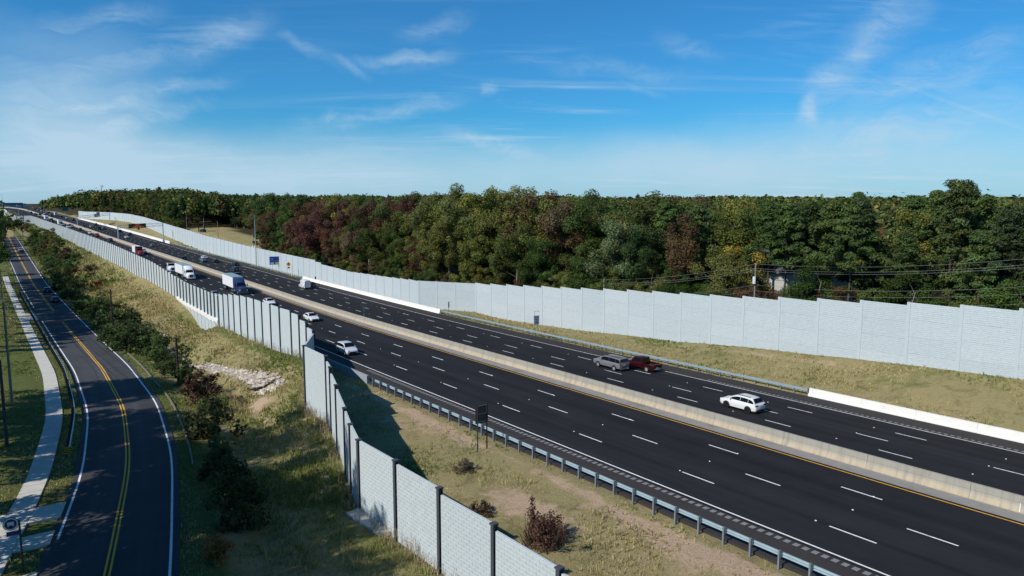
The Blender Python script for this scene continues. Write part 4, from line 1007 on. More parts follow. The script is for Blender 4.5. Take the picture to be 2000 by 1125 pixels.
# bushes along the right side of the frontage road
def bush_at(s, off, H, col, label, group=None, wide=1.0, kind='bush', protos=None):
    t = float(tf(s)) + off; loc = P(s, t, float(ground(s, t)) - .15)
    return plant(kind, protos or BSH, label, 'bush', loc, (H / 3 * wide, H / 3 * wide, H / 3), jit(col), group, parts=('foliage', 'stem'))
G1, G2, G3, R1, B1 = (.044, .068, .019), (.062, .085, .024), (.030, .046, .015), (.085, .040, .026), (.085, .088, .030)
for s, off, H, c, lab in ((73.0, 7.6, 4.6, (.042, .055, .020), 'large round dark green bush beside the two-lane road'), (90.5, 8.6, 4.8, (.070, .042, .026), 'reddish brown bush against the bare dark pole'),
        (84, 9.0, 2.6, G1, 'low dark green bush between the large round bush and the reddish one'), (66, 7.4, 2.4, (.045, .075, .030), 'small bright green shrub below the large round bush'),
        (102, 8.4, 3.2, G1, 'green bush left of the reddish brown bush'), (109, 8.6, 3.6, (.034, .052, .018), 'rounded dark green bush beyond the kerb wall'), (117, 8.4, 3.2, G1, 'grey green bush in front of the white riprap'),
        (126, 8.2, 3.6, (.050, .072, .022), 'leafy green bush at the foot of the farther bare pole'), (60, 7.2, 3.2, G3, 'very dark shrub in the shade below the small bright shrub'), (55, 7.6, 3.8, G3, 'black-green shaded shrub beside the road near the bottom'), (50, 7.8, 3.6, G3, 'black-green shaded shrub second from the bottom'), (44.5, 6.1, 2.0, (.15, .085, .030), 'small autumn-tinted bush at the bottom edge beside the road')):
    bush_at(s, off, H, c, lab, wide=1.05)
def near_what(s): return 'near the farther bare pole' if s < 160 else 'opposite the shaded cars' if s < 205 else 'opposite the driveway' if s < 240 else 'toward the far bend' if s < 320 else 'just before the road vanishes'
for i in range(78):
    s = 130 + i * 4.3 + rng.uniform(-1.5, 1.5); off = (6.6 if i % 2 else 10.2) + rng.uniform(-.6, 1.0) + max(0, s - 230) * .012; c = [G1, G1, G2, G3, B1][int(rng.integers(5))]
    if i % 2 == 0 and 165 < s < 340 and rng.random() < .5: continue
    lab = '%s roadside bush in the %s row, %s' % ({G1: 'dark green', G2: 'mid green', G3: 'very dark', B1: 'olive brown'}[c], 'front' if i % 2 else 'back', near_what(s))
    bush_at(s, off, rng.uniform(3.0, 5.2), c, lab, 'bush row: ' + lab, wide=1.25)
bush_at(262, 16, 3.0, (.13, .045, .022), 'orange-red shrub among green bushes near the far bend')
bush_at(322, 15, 5.5, (.030, .085, .022), 'bright green rounded shrub in the far brush'); bush_at(178, 12.5, 4.0, (.030, .090, .025), 'vivid green shrub left of the creek culvert')
for i in range(40):
    s = 180 + 270 * rng.random() ** .8; off = rng.uniform(11, 19.5) if s > 260 else rng.uniform(10.5, 15.5); c = [B1, G2, (.075, .062, .028), (.115, .105, .04)][int(rng.integers(4))]
    lab = '%s scrub on the slope below the far wall, %s' % ({B1: 'olive brown', G2: 'green', (.075, .062, .028): 'dark brown', (.115, .105, .04): 'straw coloured'}[c], near_what(s))
    bush_at(s, off, rng.uniform(1.2, 2.6) * (1.7 if s > 300 else 1), c, lab, 'slope scrub: ' + lab, wide=1.3)
# dead brown bush by the near wall
def dead_bush():
    R = np.random.default_rng(3); th = thing('dead_bush', 'large dead dark brown bush between the near wall and the guardrail', 'bush', tuple(gpt(33.6, 27.4, -.1)))
    mb = MB()
    for k in range(260):
        a = R.uniform(0, 6.28); r = R.random() ** .5 * 1.25; b = Vector((r * math.cos(a), r * math.sin(a), 0)); h = 2.6 * (1 - .35 * r) * R.uniform(.5, 1.0); tip = b * R.uniform(1.0, 1.5) + Vector((R.normal(0, .25), R.normal(0, .25), h)); md = b.lerp(tip, .5) + Vector((R.normal(0, .12), R.normal(0, .12), .1))
        mb.tube(b, md, .028, .018, 3, False); mb.tube(md, tip, .018, .006, 3, False)
    tall = [Vector((-.75, .2, 0)), Vector((-.72, .25, 3.4))]; mb.tube(tall[0], tall[1], .05, .015, 5)
    m = mat('dead_twigs', (.060, .030, .022), .95, .3, 5); mb.build('twigs', m, th)
    cl = [(R.normal(0, .75), R.normal(0, .75), R.uniform(.3, 2.0), .55) for _ in range(22)] + [(-.72, .25, z, .30) for z in np.arange(1.2, 3.3, .3)]
    obj('dead_leaves', crown_mesh('dead_leaves', cl, 300, .13, mat('dead_leaves', (.085, .040, .026), .95, .3, 3, shade=True), R), th)
dead_bush()
bush_at(39.5, 23.5, 1.5, (.09, .055, .035), 'small scruffy brown weed clump by the dirt patch behind the near wall')
bush_at(47, 25.5, 1.2, (.085, .06, .04), 'dead scrub in the shadow edge behind the near wall', wide=1.6)

# grass: tufts of blades, thick near the viewer
def grass():
    R = np.random.default_rng(11); n = 900000
    s = R.uniform(22, 440, n); t = R.uniform(-14, 94, n); c = cc(s); off = t - tf(s); w = tw(s)
    q = P(s, t, 0); D = np.hypot(q[:, 0], q[:, 1]); az = np.abs(np.arctan2(q[:, 0], q[:, 1]))
    reg = (((off > 3.9) & (t < w - .25)) | ((off < -3.8) & (off > -26) & ~((off > -7.6) & (off < -5.7))) | ((t > w + .3) & (t < 34.6 + c) & (s < 92)) | ((t > 80.9 + c) & (t < trw(s) - .2)))
    dirt = np.exp(-(((s - 38) / 5.5) ** 2 + ((t - 29.5) / 2.4) ** 2)) + np.exp(-(((s - 84) / 4.5) ** 2 + ((t - 25.6) / 1.7) ** 2)) + .8 * np.exp(-((t - 33.6 - c) / 1.2) ** 2) * (s < 80)
    pat = vnoise(s * .35, t * .35) * .6 + vnoise(s * 1.1 + 5, t * 1.1) * .4
    keep = reg & (az < math.radians(37)) & (R.random(n) < np.clip((62 / D) ** np.where(D > 150, 1.45, 1.7), 0, 1)) & (R.random(n) > dirt * 1.1) & (rip_w(s, t) < .05) & (R.random(n) < .30 + pat * 1.1)
    keep &= ~((s > 53) & (s < 61.5) & (off < -3) & (off > -10.5)) & ~((t > 18.5) & (t < 20.4) & (s > 41) & (s < 46))
    s, t, D, off, pat = s[keep], t[keep], D[keep], off[keep], pat[keep]; n = len(s)
    tall = np.where(off > 9, 1.0, .45) * np.where(t > tw(s), .6, 1.0)
    h = R.uniform(.18, .5, n) * (1 + np.clip(D - 120, 0, 200) / 160) * tall * (1 + .9 * (R.random(n) < .06)); base = gpt(s, t, -.04)
    V = []; A = []
    lush = np.clip((vnoise(s * .12 + 3, t * .12 + 7) - .45) * 3 + (np.abs(t - tw(s) + 1.2) < 1.4) * .5 + ((off < 9) & (off > -30)) * .7, 0, 1)[:, None]
    col = (1 - lush) * np.array([.43, .36, .170]) + lush * np.array([.19, .225, .066]); col = col * R.uniform(.65, 1.3, (n, 1))
    for k in range(3):
        a = R.uniform(0, 6.28, n); dx = np.stack([np.cos(a), np.sin(a), 0 * a], 1); lean = np.stack([R.normal(0, .22, n), R.normal(0, .22, n), np.ones(n)], 1) * h[:, None]; o = R.normal(0, .10, (n, 3)) * [1, 1, 0]
        wd = (.018 + .00055 * D)[:, None]
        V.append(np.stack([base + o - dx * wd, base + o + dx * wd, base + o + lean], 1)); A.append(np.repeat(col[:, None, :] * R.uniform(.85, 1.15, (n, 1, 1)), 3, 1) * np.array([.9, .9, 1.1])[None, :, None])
    V = np.concatenate(V).reshape(-1, 3); A = np.concatenate(A).reshape(-1, 3)
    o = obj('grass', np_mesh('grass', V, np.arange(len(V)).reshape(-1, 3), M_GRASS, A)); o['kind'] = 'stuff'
    print('grass tris', len(V) // 3)
grass()
def weeds():
    """dry stalks along the foot of the walls"""
    R = np.random.default_rng(13); mb = MB()
    for k in range(420):
        s = R.uniform(34, 140); 
        if R.random() < .5: s = R.choice([74, 70, 66, 40, 36, 105, 112, 98]) + R.normal(0, 2.5)
        t = float(tw(np.array(s))) - R.uniform(.25, 1.1); p = gpt(s, t); h = R.uniform(.5, 1.5)
        q_ = p + np.array([R.normal(0, .15), R.normal(0, .15), h]); mb.tube(p, q_, .020, .008, 3, False)
        for z_ in (.45, .65, .85): e_ = p + (q_ - p) * z_; mb.tube(e_, e_ + np.array([R.normal(0, .16), R.normal(0, .16), .22]), .014, .004, 3, False)
    o = mb.build('dry_weeds', mat('dry_weed', (.30, .23, .14), .95, .3, 3)); o['kind'] = 'stuff'
weeds()
def stones():
    R = np.random.default_rng(17); V = []; Fq = []; base = np.array([(1, 0, 0), (-1, 0, 0), (0, 1, 0), (0, -1, 0), (0, 0, 1), (0, 0, -1), (.6, .6, .5), (-.6, .55, .5), (.6, -.6, .45), (-.55, -.6, .5)], float)
    tri = [(4, 6, 7), (4, 7, 9), (4, 9, 8), (4, 8, 6), (0, 6, 8), (2, 7, 6), (1, 9, 7), (3, 8, 9), (0, 2, 6), (2, 1, 7), (1, 3, 9), (3, 0, 8), (0, 5, 2), (2, 5, 1), (1, 5, 3), (3, 5, 0)]
    n = 0; A = []; tones = np.array([(1, .97, .92), (.82, .80, .78), (.62, .60, .60), (.86, .68, .52), (1.25, 1.22, 1.16)])
    for _ in range(9000):
        s = R.uniform(87.5, 232) if R.random() < .25 else R.uniform(87.5, 166); c = np.interp(s, RIPRAP[:, 0], RIPRAP[:, 1]); w = np.interp(s, RIPRAP[:, 0], RIPRAP[:, 2])
        d = R.normal(0, .5)
        if abs(d) > 1.05 or n > 4200: continue
        r = R.uniform(.10, .34) * (1 if s < 170 else 1.3); p = gpt(s, c + d * w, -.28 + .3 * abs(d)); a = R.uniform(0, 6.28); ca, sa = math.cos(a), math.sin(a)
        b = base * R.uniform(.7, 1.25, (10, 1)) * [r * 1.25, r, r * .75]; b = np.stack([b[:, 0] * ca - b[:, 1] * sa, b[:, 0] * sa + b[:, 1] * ca, b[:, 2]], 1)
        V.append(b + p); Fq.append(np.array(tri) + 10 * n); n += 1; A.append(np.tile(tones[R.integers(5)] * R.uniform(.8, 1.15), (10, 1)))
    o = obj('riprap', np_mesh('riprap', np.concatenate(V), np.concatenate(Fq), M_ROCK, np.concatenate(A))); o['kind'] = 'stuff'
stones()
def litter():
    """scraps and small stones on the bank behind the guardrail"""
    R = np.random.default_rng(23); mb = MB()
    for k in range(150):
        s = R.uniform(30, 82); t = R.uniform(24, 34.5); p = gpt(s, t, .03); a = R.uniform(.04, .14); mb.box(p, (a, a * R.uniform(.5, 1.2), a * .5), (.6, .7), Matrix.Rotation(R.uniform(0, 3), 3, 'Z'))
    for k in range(40):
        s = R.uniform(50, 120); t = 81.0 + float(cc(s)) + R.uniform(-.2, .5); p = gpt(s, t, .03); mb.box(p, (.12, .1, .06), (.6, .7))
    o = mb.build('litter', mat('litter_pale', (.60, .58, .54), .9, .1)); o['kind'] = 'stuff'
litter()

# ------------------------------------------------------------------ vehicles (local +y is forward)
VEH = {}
def mirror_ring(pts): return [(x, y, z) for x, y, z in pts] + [(-x, y, z) for x, y, z in reversed(pts)]
def body_mesh(L, Wd, st, m=None):
    """st: (y / L, width factor, bottom, belt, crown)"""
    st = [tuple(map(float, q)) for q in st]
    for _ in range(2):                          # corner cutting rounds the long section
        o = [st[0]]
        for a, b in zip(st, st[1:]): o += [tuple(.75 * x + .25 * y for x, y in zip(a, b)), tuple(.25 * x + .75 * y for x, y in zip(a, b))]
        st = o + [st[-1]]
    mb = MB(); rings = []
    for y, w, zb, zs, zt in st:
        h = Wd / 2 * w; Y = y * L
        rings.append(mirror_ring([(.02, Y, zb), (h * .86, Y, zb), (h * .97, Y, zb + .10), (h, Y, zb + (zs - zb) * .5), (h * .985, Y, zs - .09), (h * .93, Y, zs), (h * .5, Y, zt - .01), (.02, Y, zt)]))
    mb.loft(rings); return mb.mesh('body', m or M_PAINT, True)
def cab_shape(L, Wd, g):
    """greenhouse corner points: base front/rear y, roof front/rear y, belt z, roof z, base / roof half width"""
    yf, yr, rf, rr, zb, zr, wb, wr = g
    yf, yr, rf, rr = yf * L, yr * L, rf * L, rr * L; wb *= Wd / 2; wr *= Wd / 2
    B = [Vector((-wb, yf, zb)), Vector((wb, yf, zb)), Vector((wb, yr, zb)), Vector((-wb, yr, zb))]
    T = [Vector((-wr, rf, zr - .03)), Vector((wr, rf, zr - .03)), Vector((wr, rr, zr - .03)), Vector((-wr, rr, zr - .03))]
    return B, T
SPEC = {
 'sedan': dict(L=4.75, W=1.84, st=[(-.5, .80, .42, .74, .76), (-.485, .90, .30, .93, .99), (-.38, .98, .22, 1.0, 1.06), (-.2, 1, .2, .97, 1.0), (.05, 1, .2, .95, .98), (.22, 1, .2, .92, .97), (.38, .97, .2, .82, .88), (.47, .88, .24, .68, .72), (.5, .74, .34, .56, .58)],
    g=(.23, -.40, .06, -.22, .96, 1.46, .90, .70), wb=2.75, tyre=.33),
 'suv': dict(L=4.9, W=1.95, st=[(-.5, .86, .46, .95, .97), (-.49, .93, .34, 1.10, 1.13), (-.40, .98, .26, 1.15, 1.17), (-.1, 1, .25, 1.12, 1.15), (.2, 1, .25, 1.08, 1.14), (.36, .98, .25, 1.03, 1.10), (.46, .93, .28, .92, .99), (.5, .82, .38, .72, .76)],
    g=(.27, -.475, .08, -.37, 1.12, 1.73, .93, .73), wb=2.85, tyre=.38),
 'bigsuv': dict(L=5.55, W=2.0, st=[(-.5, .94, .46, 1.10, 1.12), (-.495, .97, .40, 1.18, 1.2), (-.40, .99, .36, 1.2, 1.22), (0, 1, .36, 1.2, 1.22), (.22, 1, .36, 1.16, 1.21), (.40, .97, .36, 1.10, 1.15), (.48, .94, .38, 1.0, 1.05), (.5, .90, .46, .82, .85)],
    g=(.24, -.495, .14, -.465, 1.18, 1.90, .94, .80), wb=3.3, tyre=.39),
 'hatch': dict(L=4.15, W=1.80, st=[(-.5, .88, .42, .95, .97), (-.485, .94, .30, 1.02, 1.05), (-.36, .99, .22, 1.04, 1.06), (0, 1, .21, 1.0, 1.03), (.22, 1, .21, .98, 1.03), (.38, .98, .21, .93, .98), (.47, .92, .24, .80, .84), (.5, .84, .32, .62, .65)],
    g=(.27, -.485, .13, -.43, 1.01, 1.62, .93, .78), wb=2.55, tyre=.33),
 'pickup': dict(L=5.8, W=2.0, st=[(-.13, 1, .42, 1.16, 1.18), (0, 1, .38, 1.16, 1.18), (.22, 1, .38, 1.14, 1.18), (.40, .98, .38, 1.08, 1.13), (.48, .94, .40, .98, 1.02), (.5, .90, .48, .80, .83)],
    g=(.24, -.125, .13, -.105, 1.15, 1.86, .94, .80), wb=3.55, tyre=.40),
}
def wheel_meshes(r, w, dark):
    k = ('wheel', round(r, 2), round(w, 2), dark)
    if k not in VEH:
        a = MB(); a.tube((-w / 2, 0, 0), (w / 2, 0, 0), r, r, 18)
        b = MB(); b.tube((-w / 2 - .012, 0, 0), (w / 2 + .012, 0, 0), r * .64, r * .60, 14)
        for q in range(5):
            w_ = q * 2 * math.pi / 5
            for sx in (-1, 1): b.box((sx * (w / 2 + .014), math.cos(w_) * r * .38, math.sin(w_) * r * .38), (.012, .12 * r / .35, .09))
        VEH[k] = (a.mesh('tyre', M_TYRE, True), b.mesh('rim', M_DRIM if dark else M_RIM))
    return VEH[k]
def car_parts(kind):
    """list of (part name, mesh, location, painted?, children) for one kind of car"""
    if kind in VEH: return VEH[kind]
    sp = SPEC[kind]; L, Wd = sp['L'], sp['W']; h = L / 2; out = []
    out.append(('body', body_mesh(L, Wd, sp['st']), None, True))
    B, T = cab_shape(L, Wd, sp['g']); zr = T[0].z + .03
    if kind != 'pickup':
        yf, yr, rf, rr, zb, zr_, wb, wr = sp['g']; yf, yr, rf, rr = yf * L, yr * L, rf * L, rr * L; wb *= Wd / 2; wr *= Wd / 2
        pr = [(yf, zb - .04), (yf * .55 + rf * .45, zb + (zr_ - zb) * .52), (rf, zr_ - .05), (rf - (rf - rr) * .4, zr_ + .02), (rr, zr_ - .03), (rr * .4 + yr * .6, zb + (zr_ - zb) * .42), (yr, zb - .04)]
        for _ in range(3):
            o = [pr[0]]
            for a, b in zip(pr, pr[1:]): o += [(.75 * a[0] + .25 * b[0], .75 * a[1] + .25 * b[1]), (.25 * a[0] + .75 * b[0], .25 * a[1] + .75 * b[1])]
            pr = o + [pr[-1]]
        ys = np.array([p[0] for p in pr]); zs_ = np.array([p[1] for p in pr])
        wz = lambda z: wb + (wr - wb) * max(0, (z - zb)) / (zr_ - zb)
        top = lambda y: float(np.interp(-y, -ys, zs_))
        cabm = MB(); rings = []
        for y, z in pr:
            w = wz(z); k = min(1, max(0, (z - zb) / (zr_ - zb)))
            rings.append([(-wb, y, zb - .06), (-w - .004, y, z - .07 * k), (-w * .93, y, z - .015 * k), (-w * .5, y, z + .012 * k), (0, y, z + .016 * k), (w * .5, y, z + .012 * k), (w * .93, y, z - .015 * k), (w + .004, y, z - .07 * k), (wb, y, zb - .06)])
        cabm.loft(rings, close=False, caps=False); out.append(('cabin', cabm.mesh('cabin', M_PAINT, True), None, True))
        def strip(name, z_lo, z_hi):
            idx = [k for k in range(len(pr)) if zb + z_lo * (zr_ - zb) < zs_[k] < zb + z_hi * (zr_ - zb)]
            for nm, sel in (('windshield', [k for k in idx if ys[k] > 0]), ('rear_window', [k for k in idx if ys[k] < rr + .05])):
                m = MB(); rows = []
                for k in sel:
                    y, z = pr[k]; w = wz(z) * .90; rows.append([(-w, y + (.02 if ys[k] > 0 else -.02), z + .012), (-w * .5, y + (.02 if ys[k] > 0 else -.02), z + .036), (0, y + (.02 if ys[k] > 0 else -.02), z + .04), (w * .5, y + (.02 if ys[k] > 0 else -.02), z + .036), (w, y + (.02 if ys[k] > 0 else -.02), z + .012)])
                m.loft(rows, close=False, caps=False); out.append((nm, m.mesh(nm, M_GLASS, True), None, False))
        strip('', .10 if kind == 'sedan' else .16, .93)
        y0, y1 = yf - (yf - rf) * .42, yr + (rr - yr) * (.45 if kind != 'bigsuv' else .35); n_ = 3 if kind in ('suv', 'bigsuv') else 2
        cuts = [y0, y0 + (y1 - y0) * .42, y0 + (y1 - y0) * (.76 if n_ == 3 else 1), y1][:n_ + 1]
        for sx in (1, -1):
            for a, b in zip(cuts, cuts[1:]):
                m = MB(); rows = []
                for y in np.linspace(a - .025, b + .025, 6):
                    zt = top(y); lo = zb + .06; hi = max(lo + .03, zt - .13); rows.append([(sx * (wz(lo) + .012), y, lo), (sx * (wz(hi) + .014), y, hi)])
                m.loft(rows if sx < 0 else [r[::-1] for r in rows], close=False, caps=False); out.append(('side_window', m.mesh('side_window', M_GLASS), None, False))
            w = MB(); w.box((sx * (Wd / 2 * .93 + .13), B[0].y - .45, B[0].z + .10), (.20, .12, .16), (.8, .8)); out.append(('mirror', w.mesh('mirror', M_PAINT), None, True))
    else:
        mb = MB(); n = 5; rings = []
        for f in np.linspace(0, 1, n):
            ya = T[0].y * (1 - f) + T[3].y * f; crown = .05 * math.sin(math.pi * min(1, .15 + f * .8)); wr = T[1].x * (1 - .05 * abs(f - .4))
            rings.append([(-wr - .015, ya, zr - .05), (-wr, ya, zr - .005), (-wr * .5, ya, zr + crown * .8), (0, ya, zr + crown), (wr * .5, ya, zr + crown * .8), (wr, ya, zr - .005), (wr + .015, ya, zr - .05)])
        cabm = MB(); cabm.add(B + T, [(0, 1, 5, 4), (1, 2, 6, 5), (2, 3, 7, 6), (3, 0, 4, 7)]); cabm.loft(rings, close=False, caps=False); cabm.add(rings[0], [tuple(range(7))]); cabm.add(rings[-1], [tuple(range(6, -1, -1))])
        out.append(('cabin', cabm.mesh('cabin', M_PAINT, True), None, True))
        w = MB(); w.pane([B[1], B[0], T[0], T[1]], (.05, .95, .04, .93), out=(0, 1, .3)); out.append(('windshield', w.mesh('windshield', M_GLASS), None, False))
        w = MB(); w.pane([B[3], B[2], T[2], T[3]], (.09, .91, .14, .86), out=(0, -1, .2)); out.append(('rear_window', w.mesh('rear_window', M_GLASS), None, False))
        sp_ = [(.13, .495, .10, .90), (.515, .81 if kind != 'sedan' else .86, .10, .90)] + ([(.825, .945, .12, .90)] if kind in ('suv', 'bigsuv') else [])
        if kind == 'pickup': sp_ = [(.22, .60, .12, .88), (.64, .93, .12, .88)]
        for sx in (1, -1):
            q = [B[1], B[2], T[2], T[1]] if sx > 0 else [B[0], B[3], T[3], T[0]]
            if kind != 'pickup': w = MB(); w.pane(q, (.10, .955 if kind in ('suv', 'bigsuv') else .88, .08, .92), .004, (sx, 0, 0)); out.append(('window_trim', w.mesh('window_trim', M_BLACK), None, False))
            for u in sp_:
                w = MB(); w.pane(q, u, out=(sx, 0, 0)); out.append(('side_window', w.mesh('side_window', M_GLASS), None, False))
            w = MB(); w.box((sx * (Wd / 2 * .93 + .13), B[0].y - .45, B[0].z + .10), (.20, .12, .16), (.8, .8)); out.append(('mirror', w.mesh('mirror', M_PAINT), None, True))
    st = sp['st']; zf_ = st[-2][3]; zr_ = st[0][3] if kind != 'pickup' else 1.0; wf = Wd / 2 * st[-2][1]
    for sx in (1, -1):
        w = MB(); w.box((sx * wf * .72, h * .955, zf_ - .07), (wf * .38, .16, .15), (.85, .7)); out.append(('headlight', w.mesh('headlight', M_LAMPW), None, False))
        w = MB()
        if kind == 'pickup': w.box((sx * .88, -h - .005, .98), (.14, .05, .34))
        elif kind == 'bigsuv': w.box((sx * .88, -h + .02, 1.02), (.13, .08, .36))
        elif kind == 'hatch': w.box((sx * .76, -h + .03, 1.0), (.14, .10, .42))
        else: w.box((sx * Wd * .36, -h + .045, zr_ + .06), (.42, .12, .15))
        out.append(('taillight', w.mesh('taillight', M_LAMPR), None, False))
    w = MB(); w.box((0, h * .985, st[-1][2] + .16), (wf * 1.15, .10, .20)); out.append(('grille', w.mesh('grille', M_BLACK), None, False))
    w = MB(); w.box((0, h * .985, st[-1][2] - .03), (wf * 1.5, .16, .16)).box((0, -h + .06, (st[0][2] if kind != 'pickup' else .55) - .02), (Wd * .80, .18, .18)); out.append(('bumper', w.mesh('bumper', M_BLACK if kind not in ('pickup', 'bigsuv') else M_CHROME), None, False))
    w = MB(); w.box((0, -h - .005, (zr_ - .18) if kind != 'pickup' else .66), (.34, .03, .16)); out.append(('licence_plate', w.mesh('licence_plate', M_PLATE), None, False))
    if kind == 'pickup':
        b = MB(); y0, y1 = -.5 * L, -.132 * L; yc = (y0 + y1) / 2
        b.box((0, yc, .62), (Wd * .94, y1 - y0, .36))
        for sx in (1, -1): b.box((sx * (Wd / 2 - .06), yc, .99), (.12, y1 - y0, .40))
        b.box((0, y0 + .05, .98), (Wd - .26, .10, .38)); out.append(('cargo_bed', b.mesh('cargo_bed', M_PAINT), None, True))
        b = MB(); b.box((0, yc + .02, .815), (Wd - .26, y1 - y0 - .14, .02)).box((0, y0 + .11, .98), (Wd - .27, .02, .36)); out.append(('bed_liner', b.mesh('bed_liner', M_BLACK), None, False))
    if kind in ('suv', 'bigsuv'):
        for sx in (1, -1):
            b = MB(); b.tube((sx * T[1].x * .86, T[1].y - .3, zr + .07), (sx * T[1].x * .86, T[2].y + .3, zr + .07), .025, .025, 5); out.append(('roof_rail', b.mesh('roof_rail', M_BLACK), None, False))
    ar = MB()
    for yy in (sp['wb'] / 2, -sp['wb'] / 2):
        for sx in (1, -1):
            n = 14; r = sp['tyre'] * 1.20; pts = [(sx * (Wd / 2 + .004), yy + r * math.cos(math.pi * i / n), max(.24, sp['tyre'] + r * math.sin(math.pi * i / n))) for i in range(n + 1)]
            pin = [(sx * (Wd / 2 - .12), y, z) for _, y, z in pts]; ar.add(pts + pin, [tuple(range(n + 1))[::sx], tuple(range(n + 1, 2 * n + 2))[::-sx]] + [(i, i + 1, n + 2 + i, n + 1 + i)[::-sx] for i in range(n)])
    out.append(('wheel_arches', ar.mesh('wheel_arches', M_BLACK), None, False))
    VEH[kind] = out; return out
def car(kind, label, loc, rz, color, group=None, dark_rim=False, cat='car', name=None):
    names = {'sedan': 'sedan_car', 'suv': 'suv_car', 'bigsuv': 'suv_car', 'hatch': 'hatchback_car', 'pickup': 'pickup_truck'}
    th = thing(name or names[kind], label, cat, loc, rz, group); sp = SPEC[kind]
    for nm, me, lc, painted in car_parts(kind): obj(nm, me, th, color=color if painted else None)
    ty, rim = wheel_meshes(sp['tyre'], .24, dark_rim)
    for yy in (sp['wb'] / 2, -sp['wb'] / 2):
        for sx in (1, -1):
            w = bpy.data.objects.new('wheel', None); COL.objects.link(w); w.parent = th; w.location = (sx * (sp['W'] / 2 - .105), yy, sp['tyre']); w.empty_display_size = .2
            obj('tyre', ty, w); obj('rim', rim, w)
    return th
def tiny_car(kind, label, loc, rz, color, group=None):
    """a far car, too small in the picture for parts: one mesh"""
    k = ('tiny', kind)
    if k not in VEH:
        sp = SPEC[kind]; mb = MB(); L, Wd = sp['L'], sp['W']; me = body_mesh(L, Wd, sp['st'] if kind != 'pickup' else [(-.5, .96, .42, 1.1, 1.12)] + sp['st'])
        mb.add([v.co[:] for v in me.vertices], [tuple(p.vertices) for p in me.polygons])
        B, T = cab_shape(L, Wd, sp['g']); mb.cur = 1; mb.add(B + T, [(0, 1, 5, 4), (1, 2, 6, 5), (2, 3, 7, 6), (3, 0, 4, 7)]); mb.cur = 0
        mb.box((0, (T[0].y + T[2].y) / 2, T[0].z + .03), (T[1].x * 2, T[0].y - T[2].y, .08)); mb.cur = 2
        for yy in (sp['wb'] / 2, -sp['wb'] / 2): mb.tube((-Wd / 2 - .01, yy, sp['tyre']), (Wd / 2 + .01, yy, sp['tyre']), sp['tyre'], None, 10)
        VEH[k] = mb.mesh('far_car', [M_PAINT, M_GLASS, M_TYRE], True)
    o = obj('far_car', VEH[k], None, loc, rz, color); return tag(o, label, 'car', group)

